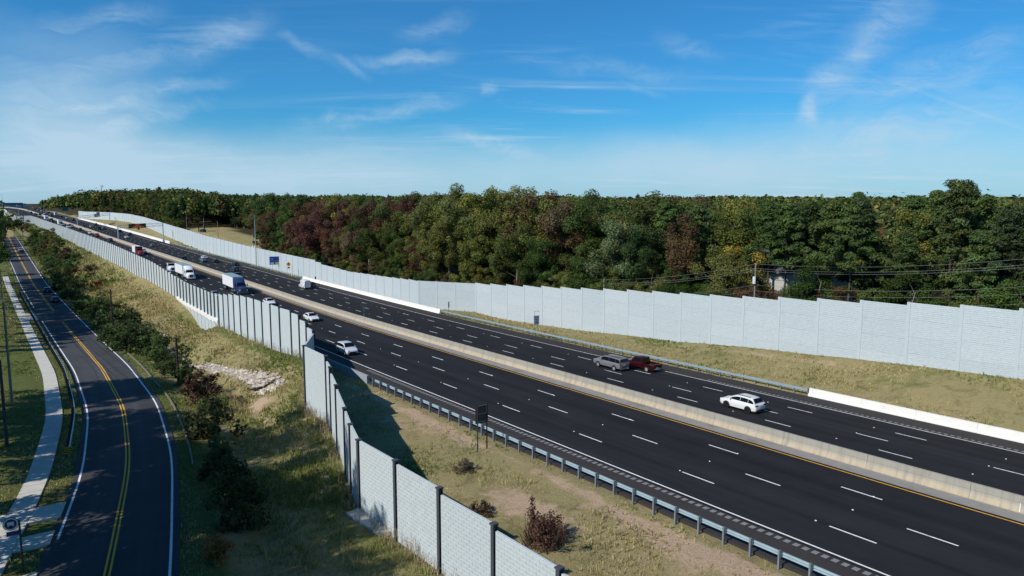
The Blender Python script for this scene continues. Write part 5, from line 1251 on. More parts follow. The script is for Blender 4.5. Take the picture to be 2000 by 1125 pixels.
def cyl_wheels(th, spots, r=.5, w=.28, dual=False):
    ty, rim = wheel_meshes(r, w * (2.1 if dual else 1), False)
    for x, y in spots:
        e = bpy.data.objects.new('wheel', None); COL.objects.link(e); e.parent = th; e.location = (x, y, r); e.empty_display_size = .2
        obj('tyre', ty, e); obj('rim', rim, e)
def tractor(th, y0, col, sleeper=True, fairing=True):
    """conventional cab; y0 is the front bumper, it extends to about y0 - 7"""
    c = col
    mb = MB(); rings = []
    for y, w, zb, zt in ((0, .82, .55, 1.35), (-.12, .92, .50, 1.62), (-.7, 1.02, .5, 1.85), (-1.5, 1.10, .5, 1.98), (-2.0, 1.14, .5, 2.02)):
        rings.append(mirror_ring([(.02, y0 + y, zb), (w, y0 + y, zb), (w * 1.02, y0 + y, zb + (zt - zb) * .55), (w * .93, y0 + y, zt - .14), (w * .6, y0 + y, zt), (.02, y0 + y, zt + .03)]))
    mb.loft(rings); obj('hood', mb.mesh('hood', M_PAINT, True), th, color=c)
    mb = MB(); ys = (-1.95, -2.55, -3.3); b = 1.17
    A = [(-b, y0 - 1.95, .7), (b, y0 - 1.95, .7), (b, y0 - 3.5, .7), (-b, y0 - 3.5, .7), (-b, y0 - 1.95, 2.0), (b, y0 - 1.95, 2.0), (b, y0 - 3.5, 2.0), (-b, y0 - 3.5, 2.0), (-1.02, y0 - 2.45, 2.85), (1.02, y0 - 2.45, 2.85), (1.10, y0 - 3.5, 2.85), (-1.10, y0 - 3.5, 2.85)]
    mb.add(A, [(3, 2, 1, 0), (0, 1, 5, 4), (1, 2, 6, 5), (2, 3, 7, 6), (3, 0, 4, 7), (4, 5, 9, 8), (5, 6, 10, 9), (6, 7, 11, 10), (7, 4, 8, 11), (8, 9, 10, 11)]); obj('cab', mb.mesh('cab', M_PAINT), th, color=c)
    V = [Vector(p) for p in A]
    w = MB(); w.pane([V[5], V[4], V[8], V[9]], (.05, .95, .06, .92), out=(0, 1, .3)); obj('windshield', w.mesh('windshield', M_GLASS), th)
    for sx, q in ((1, [V[5], V[6], V[10], V[9]]), (-1, [V[4], V[7], V[11], V[8]])):
        w = MB(); w.pane(q, (.18, .78, .08, .82), out=(sx, 0, 0)); obj('side_window', w.mesh('side_window', M_GLASS), th)
        m = MB(); m.box((sx * 1.42, y0 - 1.85, 2.25), (.20, .14, .62)).tube((sx * 1.1, y0 - 2.0, 2.5), (sx * 1.4, y0 - 1.85, 2.5), .025, None, 5); obj('mirror', m.mesh('mirror', M_BLACK), th)
        m = MB(); m.box((sx * .86, y0 - .10, 1.12), (.34, .22, .30), (.8, .8)); obj('headlight', m.mesh('headlight', M_LAMPW), th)
        m = MB(); m.tube((sx * 1.0, y0 - 3.4, .62), (sx * 1.0, y0 - 4.7, .62), .33, None, 12); obj('fuel_tank', m.mesh('fuel_tank', M_CHROME), th)
        f = MB(); n = 8
        for i in range(n):
            a0, a1 = math.pi * i / n, math.pi * (i + 1) / n; f.add([(sx * x, y0 - 1.15 + .62 * math.cos(a), .5 + .62 * math.sin(a)) for a in (a0, a1) for x in (.85, 1.22)], [(0, 1, 3, 2)])
        obj('fender', f.mesh('fender', M_PAINT), th, color=c)
    g = MB(); g.box((0, y0 + .005, 1.10), (1.06, .07, .78)); obj('grille', g.mesh('grille', M_BLACK), th)
    g = MB()
    for k in range(5): g.box((0, y0 + .05, .82 + k * .14), (1.0, .03, .035))
    obj('grille_bars', g.mesh('grille_bars', M_CHROME), th)
    g = MB(); g.box((0, y0 + .02, .52), (2.34, .32, .36), (.98, .8)); obj('bumper', g.mesh('bumper', M_PAINT), th, color=c)
    ye = y0 - 3.5
    if sleeper:
        mb = MB(); mb.box((0, y0 - 4.25, 1.95), (2.42, 1.55, 2.4)); obj('sleeper', mb.mesh('sleeper', M_PAINT), th, color=c); ye = y0 - 5.0
    if fairing:
        mb = MB(); r = []
        for y, zt, w in ((-2.55, 2.90, 1.0), (-3.2, 3.45, 1.08), (-4.0, 3.82, 1.15), (-4.95, 3.95, 1.19)): r.append([(-w, y0 + y, 2.84), (w, y0 + y, 2.84), (w, y0 + y, zt - .16), (w * .8, y0 + y, zt), (-w * .8, y0 + y, zt), (-w, y0 + y, zt - .16)])
        mb.loft(r); obj('roof_fairing', mb.mesh('roof_fairing', M_PAINT, True), th, color=c)
    mb = MB(); mb.box((0, y0 - 4.6, .72), (.95, 6.2, .26)); obj('chassis', mb.mesh('chassis', M_BLACK), th)
    cyl_wheels(th, [(-1.02, y0 - 1.15), (1.02, y0 - 1.15)]); cyl_wheels(th, [(sx * .92, y0 - y) for sx in (-1, 1) for y in (6.0, 7.25)], dual=True)
def trailer(th, y0, length):
    """box trailer behind y0"""
    yc = y0 - length / 2
    mb = MB(); mb.box((0, yc, 2.62), (2.58, length, 2.76)); obj('trailer_box', mb.mesh('trailer_box', M_TRAIL), th)
    mb = MB(); mb.box((0, yc, 4.02), (2.54, length - .04, .05)); obj('trailer_roof', mb.mesh('trailer_roof', M_TROOF), th)
    mb = MB()
    for sx in (1, -1): mb.box((sx * 1.30, yc, 1.22), (.03, length, .14)).box((sx * 1.30, yc, 3.97), (.03, length, .10))
    obj('side_rails', mb.mesh('side_rails', M_GALV), th)
    mb = MB(); mb.box((0, y0 - length + 2.4, .95), (1.0, 3.8, .5)).box((.7, y0 - 2.9, .8), (.12, .12, 1.0)).box((-.7, y0 - 2.9, .8), (.12, .12, 1.0)); obj('running_gear', mb.mesh('running_gear', M_BLACK), th)
    mb = MB(); mb.box((0, y0 - length - .03, 2.62), (.04, .05, 2.6)).box((0, y0 - length - .06, .62), (2.3, .1, .12)); obj('rear_doors', mb.mesh('rear_doors', M_GALV), th)
    cyl_wheels(th, [(sx * .92, y0 - length + y) for sx in (-1, 1) for y in (1.7, 2.95)], dual=True)

def veh_pos(u, v, side, lane_t=None):
    q, s, t = (on_left if side == 'L' else on_right)(u, v); tr = t - float(cc(s))
    if lane_t is not None: tr = lane_t
    fn = PL if side == 'L' else PR; s = at_u(fn, tr, u, s)
    return tuple(fn(s, tr, .0)), heading(s) + (math.pi if side == 'L' else 0.0), s, tr
LANES_L = [(tEL + tA) / 2, (tA + tB) / 2, (tB + tC) / 2, (tC + tY) / 2]; LANES_R = [(tMT + 3.1 + tR3) / 2, (tR3 + tR2) / 2, (tR2 + tR1) / 2, (tR1 + tER) / 2]
def at_u(fn, t, u, s):
    lo, hi = s * .7, s * 1.4
    for _ in range(40):
        m = (lo + hi) / 2; q = fn(m, t); uu = 1000 + F_PX * q[0] / (q[1] * math.cos(PITCH) - q[2] * math.sin(PITCH))
        if uu > u: lo = m
        else: hi = m
    return m
def set_on(side, u, v, kind, color, label, lane=None, tiny=False, group=None, dark=False, cat='car', shift=0.0):
    q, s, t = (on_left if side == 'L' else on_right)(u, v); tr = t - float(cc(s)); ln = LANES_L if side == 'L' else LANES_R
    if side == 'R': ln = [tMT + 4.6] + ln[1:] if False else ln
    if lane is None: lt = min(ln, key=lambda x: abs(x - tr)); tr = lt if abs(lt - tr) < 1.9 else tr
    else: tr = ln[lane]
    fn = PL if side == 'L' else PR; s = at_u(fn, tr, u, s); loc = tuple(fn(s, tr, .0)); rz = heading(s) + (math.pi if side == 'L' else 0.0)
    if tiny: return tiny_car(kind, label, loc, rz, color, group)
    return car(kind, label, loc, rz, color, group, dark, cat)
WHT, SIL, GRY, BLK, DKB, MAR, RED, TAN = (.66, .67, .68), (.36, .37, .38), (.16, .17, .18), (.010, .011, .013), (.020, .032, .070), (.055, .008, .012), (.28, .018, .022), (.22, .17, .11)
# right carriageway, seen from behind
set_on('R', 1449, 793, 'suv', WHT, 'white SUV with black wheels alone at right, between lane dashes', dark=True)
set_on('R', 1193, 716, 'bigsuv', (.155, .155, .16), 'long silver SUV beside the dark red pickup')
set_on('R', 1254, 716, 'pickup', (.032, .003, .005), 'dark red pickup truck next to the silver SUV', cat='pickup truck')
set_on('R', 607, 558, 'sedan', BLK, 'black sedan just right of the white van', lane=3)
set_on('R', 463, 541, 'suv', (.030, .010, .012), 'very dark red SUV beside the blue truck trailer')
set_on('R', 459, 530, 'suv', DKB, 'dark blue SUV directly ahead of the very dark red one')
set_on('R', 460, 518, 'sedan', BLK, 'black sedan nearest the far guardrail, ahead of the dark blue SUV')
set_on('R', 421, 512, 'sedan', BLK, 'black sedan right of the two bluish SUVs in traffic')
set_on('R', 398, 512, 'suv', (.13, .17, .22), 'blue-grey SUV with the white SUV right behind it in view')
set_on('R', 399, 505, 'suv', WHT, 'white SUV overlapping the blue-grey SUV')
set_on('R', 358, 508, 'hatch', BLK, 'dark hatchback close to the median barrier')
set_on('R', 298, 482, 'sedan', GRY, 'grey sedan alone beyond the message board gantry')
set_on('R', 247, 463, 'sedan', WHT, 'white sedan under the message board, left of a dark car', tiny=True)
set_on('R', 253, 459, 'suv', DKB, 'dark blue car ahead of the white sedan under the message board', tiny=True)
set_on('R', 234, 455, 'suv', BLK, 'black car near the left leg of the message board gantry', tiny=True)
set_on('R', 194, 449, 'pickup', BLK, 'black pickup beyond the message board', tiny=True)
set_on('R', 203, 448, 'suv', (.10, .13, .19), 'slate blue SUV right of the black far pickup', tiny=True)
set_on('R', 178, 444, 'hatch', WHT, 'small white car left of the black far pickup', tiny=True)
set_on('R', 187, 441, 'suv', BLK, 'small black car by the tall pale barrier', tiny=True)
set_on('R', 163, 443, 'pickup', TAN, 'tan pickup beyond the far gantry leg', tiny=True)
set_on('R', 143, 430, 'suv', BLK, 'dark car passing behind the far gantry leg', tiny=True)
set_on('R', 130, 427.5, 'sedan', WHT, 'white car at the start of the far pale barrier', tiny=True)
set_on('R', 120, 424.5, 'sedan', BLK, 'dark car ahead of the far white box truck', tiny=True)
for u, v, c, w in ((101, 423, BLK, 'black'), (95, 417.5, BLK, 'black'), (87, 418.5, WHT, 'white'), (91, 415, SIL, 'silver'), (81, 413.5, WHT, 'white'), (86, 412.5, BLK, 'black'), (78, 411, BLK, 'black'), (74, 411.5, SIL, 'silver'), (68, 410, BLK, 'black'), (71, 407.8, MAR, 'dark red'), (64, 406.5, WHT, 'white'), (76, 407.5, BLK, 'black'), (98, 419.6, SIL, 'silver')):
    set_on('R', u, v, 'suv' if w in ('black', 'dark red') else 'sedan', c, 'tiny %s car in the dense far queue right of the median' % w, tiny=True, group='far queue right of the median: %s cars' % w)
# left carriageway, coming towards the viewer
set_on('L', 678, 688, 'hatch', (.55, .57, .60), 'boxy silver white hatchback near the end of the noise wall')
set_on('L', 608, 623, 'sedan', WHT, 'white sedan half hidden behind the long wall top')
set_on('L', 526, 594, 'sedan', WHT, 'white sedan behind the wall, following the blue truck', shift=0)
set_on('L', 420, 580, 'sedan', (.30, .32, .34), 'silver sedan above the culvert wall section')
set_on('L', 281, 494, 'suv', WHT, 'white SUV beside the red truck')
set_on('L', 216, 471, 'suv', (.02, .025, .05), 'dark blue SUV alone ahead of the red truck', shift=0)
set_on('L', 190, 463, 'suv', RED, 'red car almost hidden by the far wall', tiny=True)
set_on('L', 176, 455, 'sedan', WHT, 'white sedan under the left leg of the message board', tiny=True)
set_on('L', 157, 451, 'sedan', BLK, 'black car behind the far wall top', tiny=True)
set_on('L', 133, 446.5, 'suv', WHT, 'white car at the rear of the far cluster', tiny=True)
set_on('L', 141, 444, 'suv', SIL, 'silver car in the far cluster by the median', tiny=True)
set_on('L', 137, 441.5, 'suv', DKB, 'dark blue car in the far cluster by the median', tiny=True)
set_on('L', 122, 443, 'pickup', SIL, 'silver pickup in the far cluster', tiny=True)
set_on('L', 97, 432, 'sedan', BLK, 'dark car beside the far white box truck on the left', tiny=True)
set_on('L', 101, 429, 'suv', BLK, 'dark SUV right of the far left box truck', tiny=True)
for u, v, c, w in ((76, 423, SIL, 'silver'), (78, 420.5, BLK, 'black'), (72, 420, BLK, 'black'), (69, 419, BLK, 'black'), (61, 416.5, BLK, 'black'), (55, 412.5, WHT, 'white'), (103, 436, BLK, 'black')):
    set_on('L', u, v, 'suv' if w == 'black' else 'sedan', c, 'tiny %s car in the far traffic left of the median' % w, tiny=True, group='far traffic left of the median: %s cars' % w)
def van(label, loc, rz):
    th = thing('delivery_van', label, 'van', loc, rz); mb = MB(); r = []
    for y, w, zb, zs, zt in ((-2.95, .93, .45, 2.45, 2.58), (-2.85, .97, .40, 2.58, 2.70), (-.5, 1.0, .38, 2.62, 2.74), (.95, .99, .38, 2.58, 2.70), (1.55, .97, .38, 2.1, 2.25), (2.05, .96, .38, 1.35, 1.45), (2.55, .93, .38, 1.12, 1.2), (2.85, .86, .42, .95, 1.0), (2.98, .74, .5, .75, .78)):
        r.append(mirror_ring([(.02, y, zb), (w * .95, y, zb), (w, y, zb + .15), (w * 1.0, y, zb + (zs - zb) * .5), (w * .93, y, zs - .12), (w * .80, y, zs), (.02, y, zt)]))
    mb.loft(r); obj('body', mb.mesh('body', M_PAINT, True), th, color=WHT)
    w = MB(); w.pane([(.90, 2.03, 1.44), (-.90, 2.03, 1.44), (-.78, 1.35, 2.40), (.78, 1.35, 2.40)], (.03, .97, .05, .95), .03, (0, 1, .5)); obj('windshield', w.mesh('windshield', M_GLASS), th)
    for sx in (1, -1):
        w = MB(); w.pane([(sx * 1.0, 1.75, 1.35), (sx * 1.0, .85, 1.35), (sx * .93, .85, 2.05), (sx * .93, 1.40, 2.05)], (0, 1, 0, 1), .02, (sx, 0, 0)); obj('side_window', w.mesh('side_window', M_GLASS), th)
        w = MB(); w.box((sx * .93, -2.94, 1.15), (.12, .06, .55)); obj('taillight', w.mesh('taillight', M_LAMPR), th)
        w = MB(); w.box((sx * 1.14, 1.6, 1.5), (.2, .14, .34)); obj('mirror', w.mesh('mirror', M_BLACK), th)
    w = MB(); w.pane([(-.80, -2.94, .5), (.80, -2.94, .5), (.76, -2.93, 2.35), (-.76, -2.93, 2.35)], (.01, .495, 0, 1), .015, (0, -1, 0)).pane([(-.80, -2.94, .5), (.80, -2.94, .5), (.76, -2.93, 2.35), (-.76, -2.93, 2.35)], (.505, .99, 0, 1), .015, (0, -1, 0)); obj('rear_doors', w.mesh('rear_doors', M_TRAIL), th)
    w = MB(); w.box((0, -2.98, .45), (1.8, .14, .18)).box((0, 2.95, .48), (1.6, .14, .22)); obj('bumper', w.mesh('bumper', M_BLACK), th)
    cyl_wheels(th, [(sx * .90, y) for sx in (-1, 1) for y in (1.85, -1.75)], .36, .24)
    return th
loc, rz, _, _ = veh_pos(595, 570, 'R', LANES_R[2]); van('white high-roof delivery van seen from behind', loc, rz)
def semi(label, u, v, lane, col, tl=13.5, sleeper=True, fairing=True, box=True):
    loc, rz, s, t = veh_pos(u, v, 'L', LANES_L[lane]); th = thing('semi_truck', label, 'truck', loc, rz)
    tractor(th, 0.0, col, sleeper, fairing)
    if box: trailer(th, -5.5 if sleeper else -4.4, tl)
    return th
semi('white semi truck with white box trailer in front of a smaller white truck', 374, 552, 1, (.80, .81, .82), 11.5)
semi('dark blue semi truck pulling a white box trailer above the wall', 476, 583, 2, (.022, .040, .115), 12.0)
th = semi('white day cab dump truck following the white semi', 338, 530, 1, (.78, .79, .80), sleeper=False, fairing=False, box=False)
mb = MB(); mb.box((0, -5.6, 1.75), (2.4, 4.0, 1.5), (1.05, 1.05)); mb.build('dump_body', M_BLACK, th)
th = semi('red semi tractor with dark sleeper and a short white load', 276, 500, 2, RED, sleeper=False, fairing=False, box=False)
mb = MB(); mb.box((0, -4.35, 2.1), (2.4, 1.5, 2.6)); mb.build('sleeper', M_BLACK, th); mb = MB(); mb.box((0, -9.0, 2.3), (2.5, 6.5, 2.6)); mb.build('cargo_box', M_TRAIL, th)
set_on('L', 326, 535, 'sedan', WHT, 'white car mostly hidden by the wall beside the dump truck')
def box_truck(label, u, v, side, front):
    q, s, t = (on_left if side == 'L' else on_right)(u, v); rz = heading(s) + (math.pi if side == 'L' else 0); th = thing('box_truck', label, 'truck', tuple(q), rz)
    mb = MB(); mb.box((0, -1.2, 2.35), (2.5, 6.0, 2.7)); mb.build('cargo_box', M_TRAIL, th); mb = MB(); mb.box((0, 2.7, 1.55), (2.2, 1.7, 1.9), (.94, .75)); obj('cab', mb.mesh('cab', M_PAINT), th, color=WHT)
    w = MB(); w.pane([(1.08, 3.4, 1.7), (-1.08, 3.4, 1.7), (-1.04, 3.35, 2.4), (1.04, 3.35, 2.4)], (.04, .96, .05, .95), .05, (0, 1, 0)); obj('windshield', w.mesh('windshield', M_GLASS), th)
    cyl_wheels(th, [(sx * 1.0, y) for sx in (-1, 1) for y in (2.6, -2.6)], .42, .28)
box_truck('far white box truck right of the median, going away', 109, 421.5, 'R', 0); box_truck('far white box truck coming on, left of the median', 91, 430, 'L', 1); box_truck('white panel truck in the far cluster above the wall', 118, 440, 'L', 1)
# frontage road cars, driving away in the right-hand lane
def front_car(u, v, kind, col, label):
    q, s, t = pick(u, v, lambda s, t: float(zf(s))); h = math.atan2(float(tf(s + 4) - tf(s - 4)), 8)
    car(kind, label, tuple(PF(s, 1.8, 0)), RZ - h, col)
front_car(39, 491, 'suv', SIL, 'silver SUV farthest along the two-lane road'); front_car(86, 571, 'sedan', BLK, 'black car in tree shade on the two-lane road, the farther of two'); front_car(103, 590, 'sedan', (.015, .017, .022), 'dark car in tree shade on the two-lane road, nearer the viewer')

# ------------------------------------------------------------------ signs, gantries, poles
def text(s, size, m, parent, loc, rot=(math.pi / 2, 0, 0), name='lettering'):
    cu = bpy.data.curves.new(name, 'FONT'); cu.body = s; cu.size = size; cu.align_x = 'CENTER'; cu.align_y = 'CENTER'; cu.extrude = .002; cu.materials.append(m)
    tmp = bpy.data.objects.new('tmp', cu); COL.objects.link(tmp); bpy.context.view_layer.update(); me = bpy.data.meshes.new_from_object(tmp.evaluated_get(bpy.context.evaluated_depsgraph_get())); bpy.data.objects.remove(tmp)
    me.materials.clear(); me.materials.append(m); o = link(bpy.data.objects.new(name, me), parent); o.location = loc; o.rotation_euler = rot; return o
# all signs face local -y
def post_sign(name, label, loc, rz, w, h, zb, m, posts, cat='sign', pm=None, back=None, group=None):
    th = thing(name, label, cat, tuple(loc), rz, group)
    mb = MB(); mb.box((0, -.03, zb + h / 2), (w, .03, h)); mb.build('sign_panel', m, th)
    for x in posts: mb = MB(); mb.box((x, .04, (zb + h * .95) / 2 - .4), (.09, .09, zb + h * .95 + .8)); mb.build('post', pm or M_PSTEEL, th)
    return th
M_SW = mat('sign_white', (.60, .61, .62), .5, .04); M_SB = mat('sign_blue', (.012, .055, .30), .5, .05); M_SG = mat('sign_green', (.010, .13, .12), .5, .05); M_SO = mat('sign_orange', (.62, .27, .02), .5, .05)
M_WS = mat('weathered_sign_grey', (.27, .31, .42), .5, .06)
q, s, t = on_right(1038, 648, .3); th = post_sign('speed_limit_sign', 'minimum speed 40 sign on two posts before the stone-faced wall', gpt(s, t + 1.2), heading(s) - .15, 1.15, 1.75, 1.7, M_WS, (-.42, .30))
M_INK = mat('sign_ink', (.012, .013, .03), .5, 0)
text('MINIMUM', .24, M_INK, th, (0, -.052, 3.12)); text('SPEED', .27, M_INK, th, (0, -.052, 2.70)); text('40', .62, M_INK, th, (0, -.052, 2.14))
mb = MB(); mb.tube((-.42, .04, 2.0), (-.42, .04, 4.3), .03).tube((-.42, .04, 4.3), (.62, .04, 4.22), .03); mb.build('light_arm', M_PSTEEL, th)
# blue services sign
s = at_u(PR, 82.0, 541.5, 262.0); loc = PR(s, 82.0, 0.0); zt = height_at(loc, 500.8); zb_ = height_at(loc, 516.8); wv = 26.0 / F_PX * loc[1] * 1.06
th = post_sign('services_sign', 'wide blue highway services sign with logo panels on two posts', loc, .42, wv, zt - zb_, zb_ - loc[2], M_SB, (-wv * .32, wv * .32))
H_ = zt - zb_; z0 = zb_ - loc[2]
for i, (cx, cz, a, b, c) in enumerate(((-.32, .70, .22, .22, (.03, .16, .26)), (.02, .74, .24, .18, (.012, .012, .016)), (-.32, .44, .24, .16, (.02, .13, .22)), (.02, .46, .24, .14, (.03, .12, .28)), (-.32, .16, .24, .22, (.55, .56, .60)), (.02, .16, .25, .26, (.42, .50, .05)))):
    mb = MB(); mb.box((cx * wv, -.05, z0 + cz * H_), (a * wv, .015, b * H_)); mb.build('logo_panel', mat('logo_%d' % i, c, .5, 0), th)
mb = MB(); mb.tube((.02 * wv, -.056, z0 + .74 * H_), (.02 * wv, -.068, z0 + .74 * H_), .075 * H_, None, 12); mb.build('logo_mark', mat('logo_red', (.45, .05, .06), .5, 0), th)
mb = MB(); mb.box((-.32 * wv, -.062, z0 + .16 * H_), (.18 * wv, .01, .05 * H_)).box((-.32 * wv, -.062, z0 + .72 * H_), (.14 * wv, .01, .04 * H_)).box((.02 * wv, -.062, z0 + .16 * H_), (.16 * wv, .01, .06 * H_)).box((.36 * wv, -.05, z0 + .45 * H_), (.14 * wv, .01, .03 * H_)); mb.build('logo_bar', mat('logo_ink', (.30, .32, .36), .5, 0), th)
# orange diamond
s = at_u(PR, 81.6, 564.5, 245.0); loc = PR(s, 81.6, 0); zt = height_at(loc, 511.5); zc_ = height_at(loc, 515.8); hw = zt - zc_
th = thing('diamond_sign', 'orange diamond roadwork sign right of the blue sign', 'sign', tuple(loc), .36)
r_ = hw * 1.05; mb = MB(); z1 = zc_ - loc[2]; mb.add([(0, -.04, z1 + r_), (-r_, -.04, z1), (0, -.04, z1 - r_), (r_, -.04, z1), (0, -.01, z1 + r_), (-r_, -.01, z1), (0, -.01, z1 - r_), (r_, -.01, z1)], [(0, 1, 2, 3), (7, 6, 5, 4), (0, 4, 5, 1), (1, 5, 6, 2), (2, 6, 7, 3), (3, 7, 4, 0)]); mb.build('sign_panel', M_SO, th)
mb = MB(); mb.box((0, -.055, z1 + .22 * r_), (.62 * r_, .01, .22 * r_)).box((0, -.055, z1 - .12 * r_), (.7 * r_, .01, .2 * r_)); mb.build('dark_lettering', M_INK, th)
mb = MB(); mb.box((0, -.04, z1 - 1.55 * r_), (1.0 * r_, .03, .75 * r_)); mb.build('plaque', mat('plaque_brown', (.34, .13, .05), .5, 0), th)
for x in (-.42, .42): mb = MB(); mb.box((x * r_, .02, z1 / 2), (.06, .06, z1 + 1)); mb.build('post', M_PSTEEL, th)
mb = MB(); mb.tube((0, 0, -.5), (0, 0, 2.6), .05); o = mb.build('marker_post', M_PSTEEL); o.location = tuple(PR(s - 9, 81.9, 0)); tag(o, 'thin bare post just right of the orange diamond sign', 'post')
q, s, t = on_right(611, 546, .9); mb = MB(); mb.box((0, 0, .45), (.42, .2, .9)); o = mb.build('control_box', M_BLACK); o.location = tuple(PR(s, 80.8, .95)); tag(o, 'small black box on the white barrier by the far wall', 'box')
# mile markers
def mile(label, loc, rz, zb, hh):
    th = post_sign('mile_marker', label, loc, rz, .32, hh, zb, M_SG, (0,)); 
    mb = MB(); mb.box((0, -.05, zb + hh * .72), (.15, .01, .12)).box((0, -.05, zb + hh * .48), (.13, .01, .12)).box((0, -.05, zb + hh * .25), (.13, .01, .12)); mb.build('numerals', M_SW, th)
q, s, t = on_right(897, 606, .2); mile('slim green mile marker by the wall jog', gpt(s, 84.0 + float(cc(s))), heading(s), 1.25, 1.3)
q, s, t = on_left(708, 620, 1.0); mile('green mile marker standing on the median barrier', PL(s, tMT, 1.08), heading(s), .7, 1.35)
# back of a sign by the near guardrail
loc = gpt(49.4, 33.4); zt = height_at(loc, 789) - loc[2]; zb_ = height_at(loc, 826) - loc[2]
th = thing('road_sign', 'tall dark sign seen from behind, on two posts by the near guardrail', 'sign', tuple(loc), RZ + .02 + math.pi * 1)
mb = MB(); mb.box((0, 0, (zt + zb_) / 2), (1.30, .03, zt - zb_)); mb.build('sign_panel', M_DSTEEL, th)
for x in (-.48, .48): mb = MB(); mb.box((x, -.06, zt / 2 - .3), (.08, .08, zt + .5)); mb.build('post', M_DSTEEL, th)
for z in (zt - .12, (zt + zb_) / 2, zb_ + .15): mb = MB(); mb.box((0, -.03, z), (.96, .04, .06)); mb.build('brace', M_PSTEEL, th)
th.rotation_euler = (0, 0, RZ)
# gantries
def gantry(label, s0, foot, z_lo, z_hi, th_name='sign_gantry'):
    base_l = PL(s0, tMT, 1.0); base_r = on_right(*foot, .3)[0]; a, b = Vector(base_l), Vector(base_r)
    th = thing(th_name, label, 'gantry', tuple(a)); d_ = b - a; L = math.hypot(d_.x, d_.y); ang = math.atan2(d_.y, d_.x); th.rotation_euler = (0, 0, ang)
    zl, zh = z_lo - a.z, z_hi - a.z
    mb = MB(); mb.tube((0, 0, -.4), (0, 0, zh + .1), .34, .28, 10); mb.build('column', M_GALV, th); mb = MB(); mb.tube((L, 0, b.z - a.z - .3), (L, 0, zh + .1), .34, .28, 10); mb.build('column', M_GALV, th)
    mb = MB()
    for y in (-.55, .55):
        for z in (zl, zh): mb.tube((0, y, z), (L, y, z), .075, None, 6)
    n = 14
    for i in range(n):
        x0, x1 = L * i / n, L * (i + 1) / n
        for y in (-.55, .55): mb.tube((x0, y, zl if i % 2 else zh), (x1, y, zh if i % 2 else zl), .05, None, 5, False)
        mb.tube((x0, -.55, zh), (x0, .55, zh), .04, None, 5, False)
    mb.build('truss', M_GALV, th)
    return th, L, zl, zh
q = PL(430, tMT, 1.0); zh = height_at(q, 440.2); zl = height_at(q, 445.8)
th, L, zl, zh = gantry('overhead truss with a black message board showing amber text', 430, (319.5, 468.5), zl, zh)
x0, x1 = L * .20, L * .56; zc_ = (zl + zh) / 2; hb = (zh - zl) * 1.6
mb = MB(); mb.box(((x0 + x1) / 2, -.95, zc_), (x1 - x0, .7, hb)); mb.build('message_board', mat('board_black', (.010, .009, .008), .5, 0), th)
M_AMB = emit_mat('amber_leds', (.85, .20, .02), .75); mb = MB(); R = random.Random(4)
for row, (a, b) in enumerate(((.36, .62), (.30, .70), (.16, .88))):
    x = x0 + (x1 - x0) * a; z = zc_ + hb * (.24 - .26 * row)
    while x < x0 + (x1 - x0) * b:
        mb.box((x, -1.315, z), (.24, .02, .26)); x += .52 if R.random() > .15 else .95
mb.build('amber_text', M_AMB, th); mb = MB(); mb.box(((x0 + x1) / 2 + .8, -1.0, zl - .95), (1.3, .4, .9)); mb.build('camera_box', M_DSTEEL, th)
gq, gs, gt = on_right(319.5, 468.5, .3); gt -= float(cc(gs)); pad('gantry_pad', [PR(gs - 8, gt - 2, .3), PR(gs - 8, gt + 1.5, .4), PR(gs + 14, gt + 1.5, .4), PR(gs + 14, gt - 4, .25)], m=M_WHITEC)
q = PL(573, tMT, 1.0); th, L, zl, zh = gantry('farther overhead truss carrying a green exit sign', 573, (214.6, 433), height_at(q, 427), height_at(q, 422.6))
mb = MB(); mb.box((L * .53, -.8, zl + .9), (L * .17, .12, 2.5)).box((L * .565, -.8, zl + 2.7), (L * .10, .12, 1.1)); mb.build('sign_panel', M_SG, th)
mb = MB(); mb.box((L * .50, -.87, zl + 1.3), (L * .07, .01, .4)).box((L * .55, -.87, zl + .6), (L * .08, .01, .4)); mb.build('sign_lines', M_SW, th)
q = PR(880, 83, 0); th = thing('exit_sign', 'distant green exit sign on a post at the far wall end', 'sign', tuple(q), RZ); zz = height_at(q, 408) - q[2]
mb = MB(); mb.box((0, 0, zz), (5.5, .2, 4.2)); mb.build('sign_panel', M_SG, th); mb = MB(); mb.tube((0, .2, -1), (0, .2, zz), .25); mb.build('post', M_GALV, th)
# tall light pole and the far ones
def lamp_pole(label, loc, h, r=.16, arm=1.6, group=None):
    th = thing('light_pole', label, 'light pole', tuple(loc), RZ, group); mb = MB(); mb.tube((0, 0, -.5), (0, 0, h), r, r * .5, 8); mb.build('pole', M_GALV, th)
    mb = MB(); mb.tube((0, 0, h - .1), (-arm, 0, h + .1), .06, None, 5); mb.build('arm', M_GALV, th); mb = MB(); mb.box((-arm, 0, h + .08), (.8, .3, .16), (.8, .7)); mb.build('lamp_head', M_PSTEEL, th)
q, s, t = on_right(502.5, 519, 0); loc = PR(s, 82.2, -.3); lamp_pole('tall slim light pole rising in front of the far wall', loc, height_at(loc, 421) - loc[2], .22)
for u, v, vt in ((36.5, 419, 406.5), (5.5, 405, 379.5), (79, 412, 402), (86, 414, 403)):
    q, s, t = on_left(u, v); lamp_pole('faint pole beside the far highway at picture left, column %s' % {36.5: 'near the far return wall', 5.5: 'tallest, by the far left wall', 79: 'left of the dense queue', 86: 'within the dense queue'}[u], q, height_at(q, vt) - q[2], .25, 2)
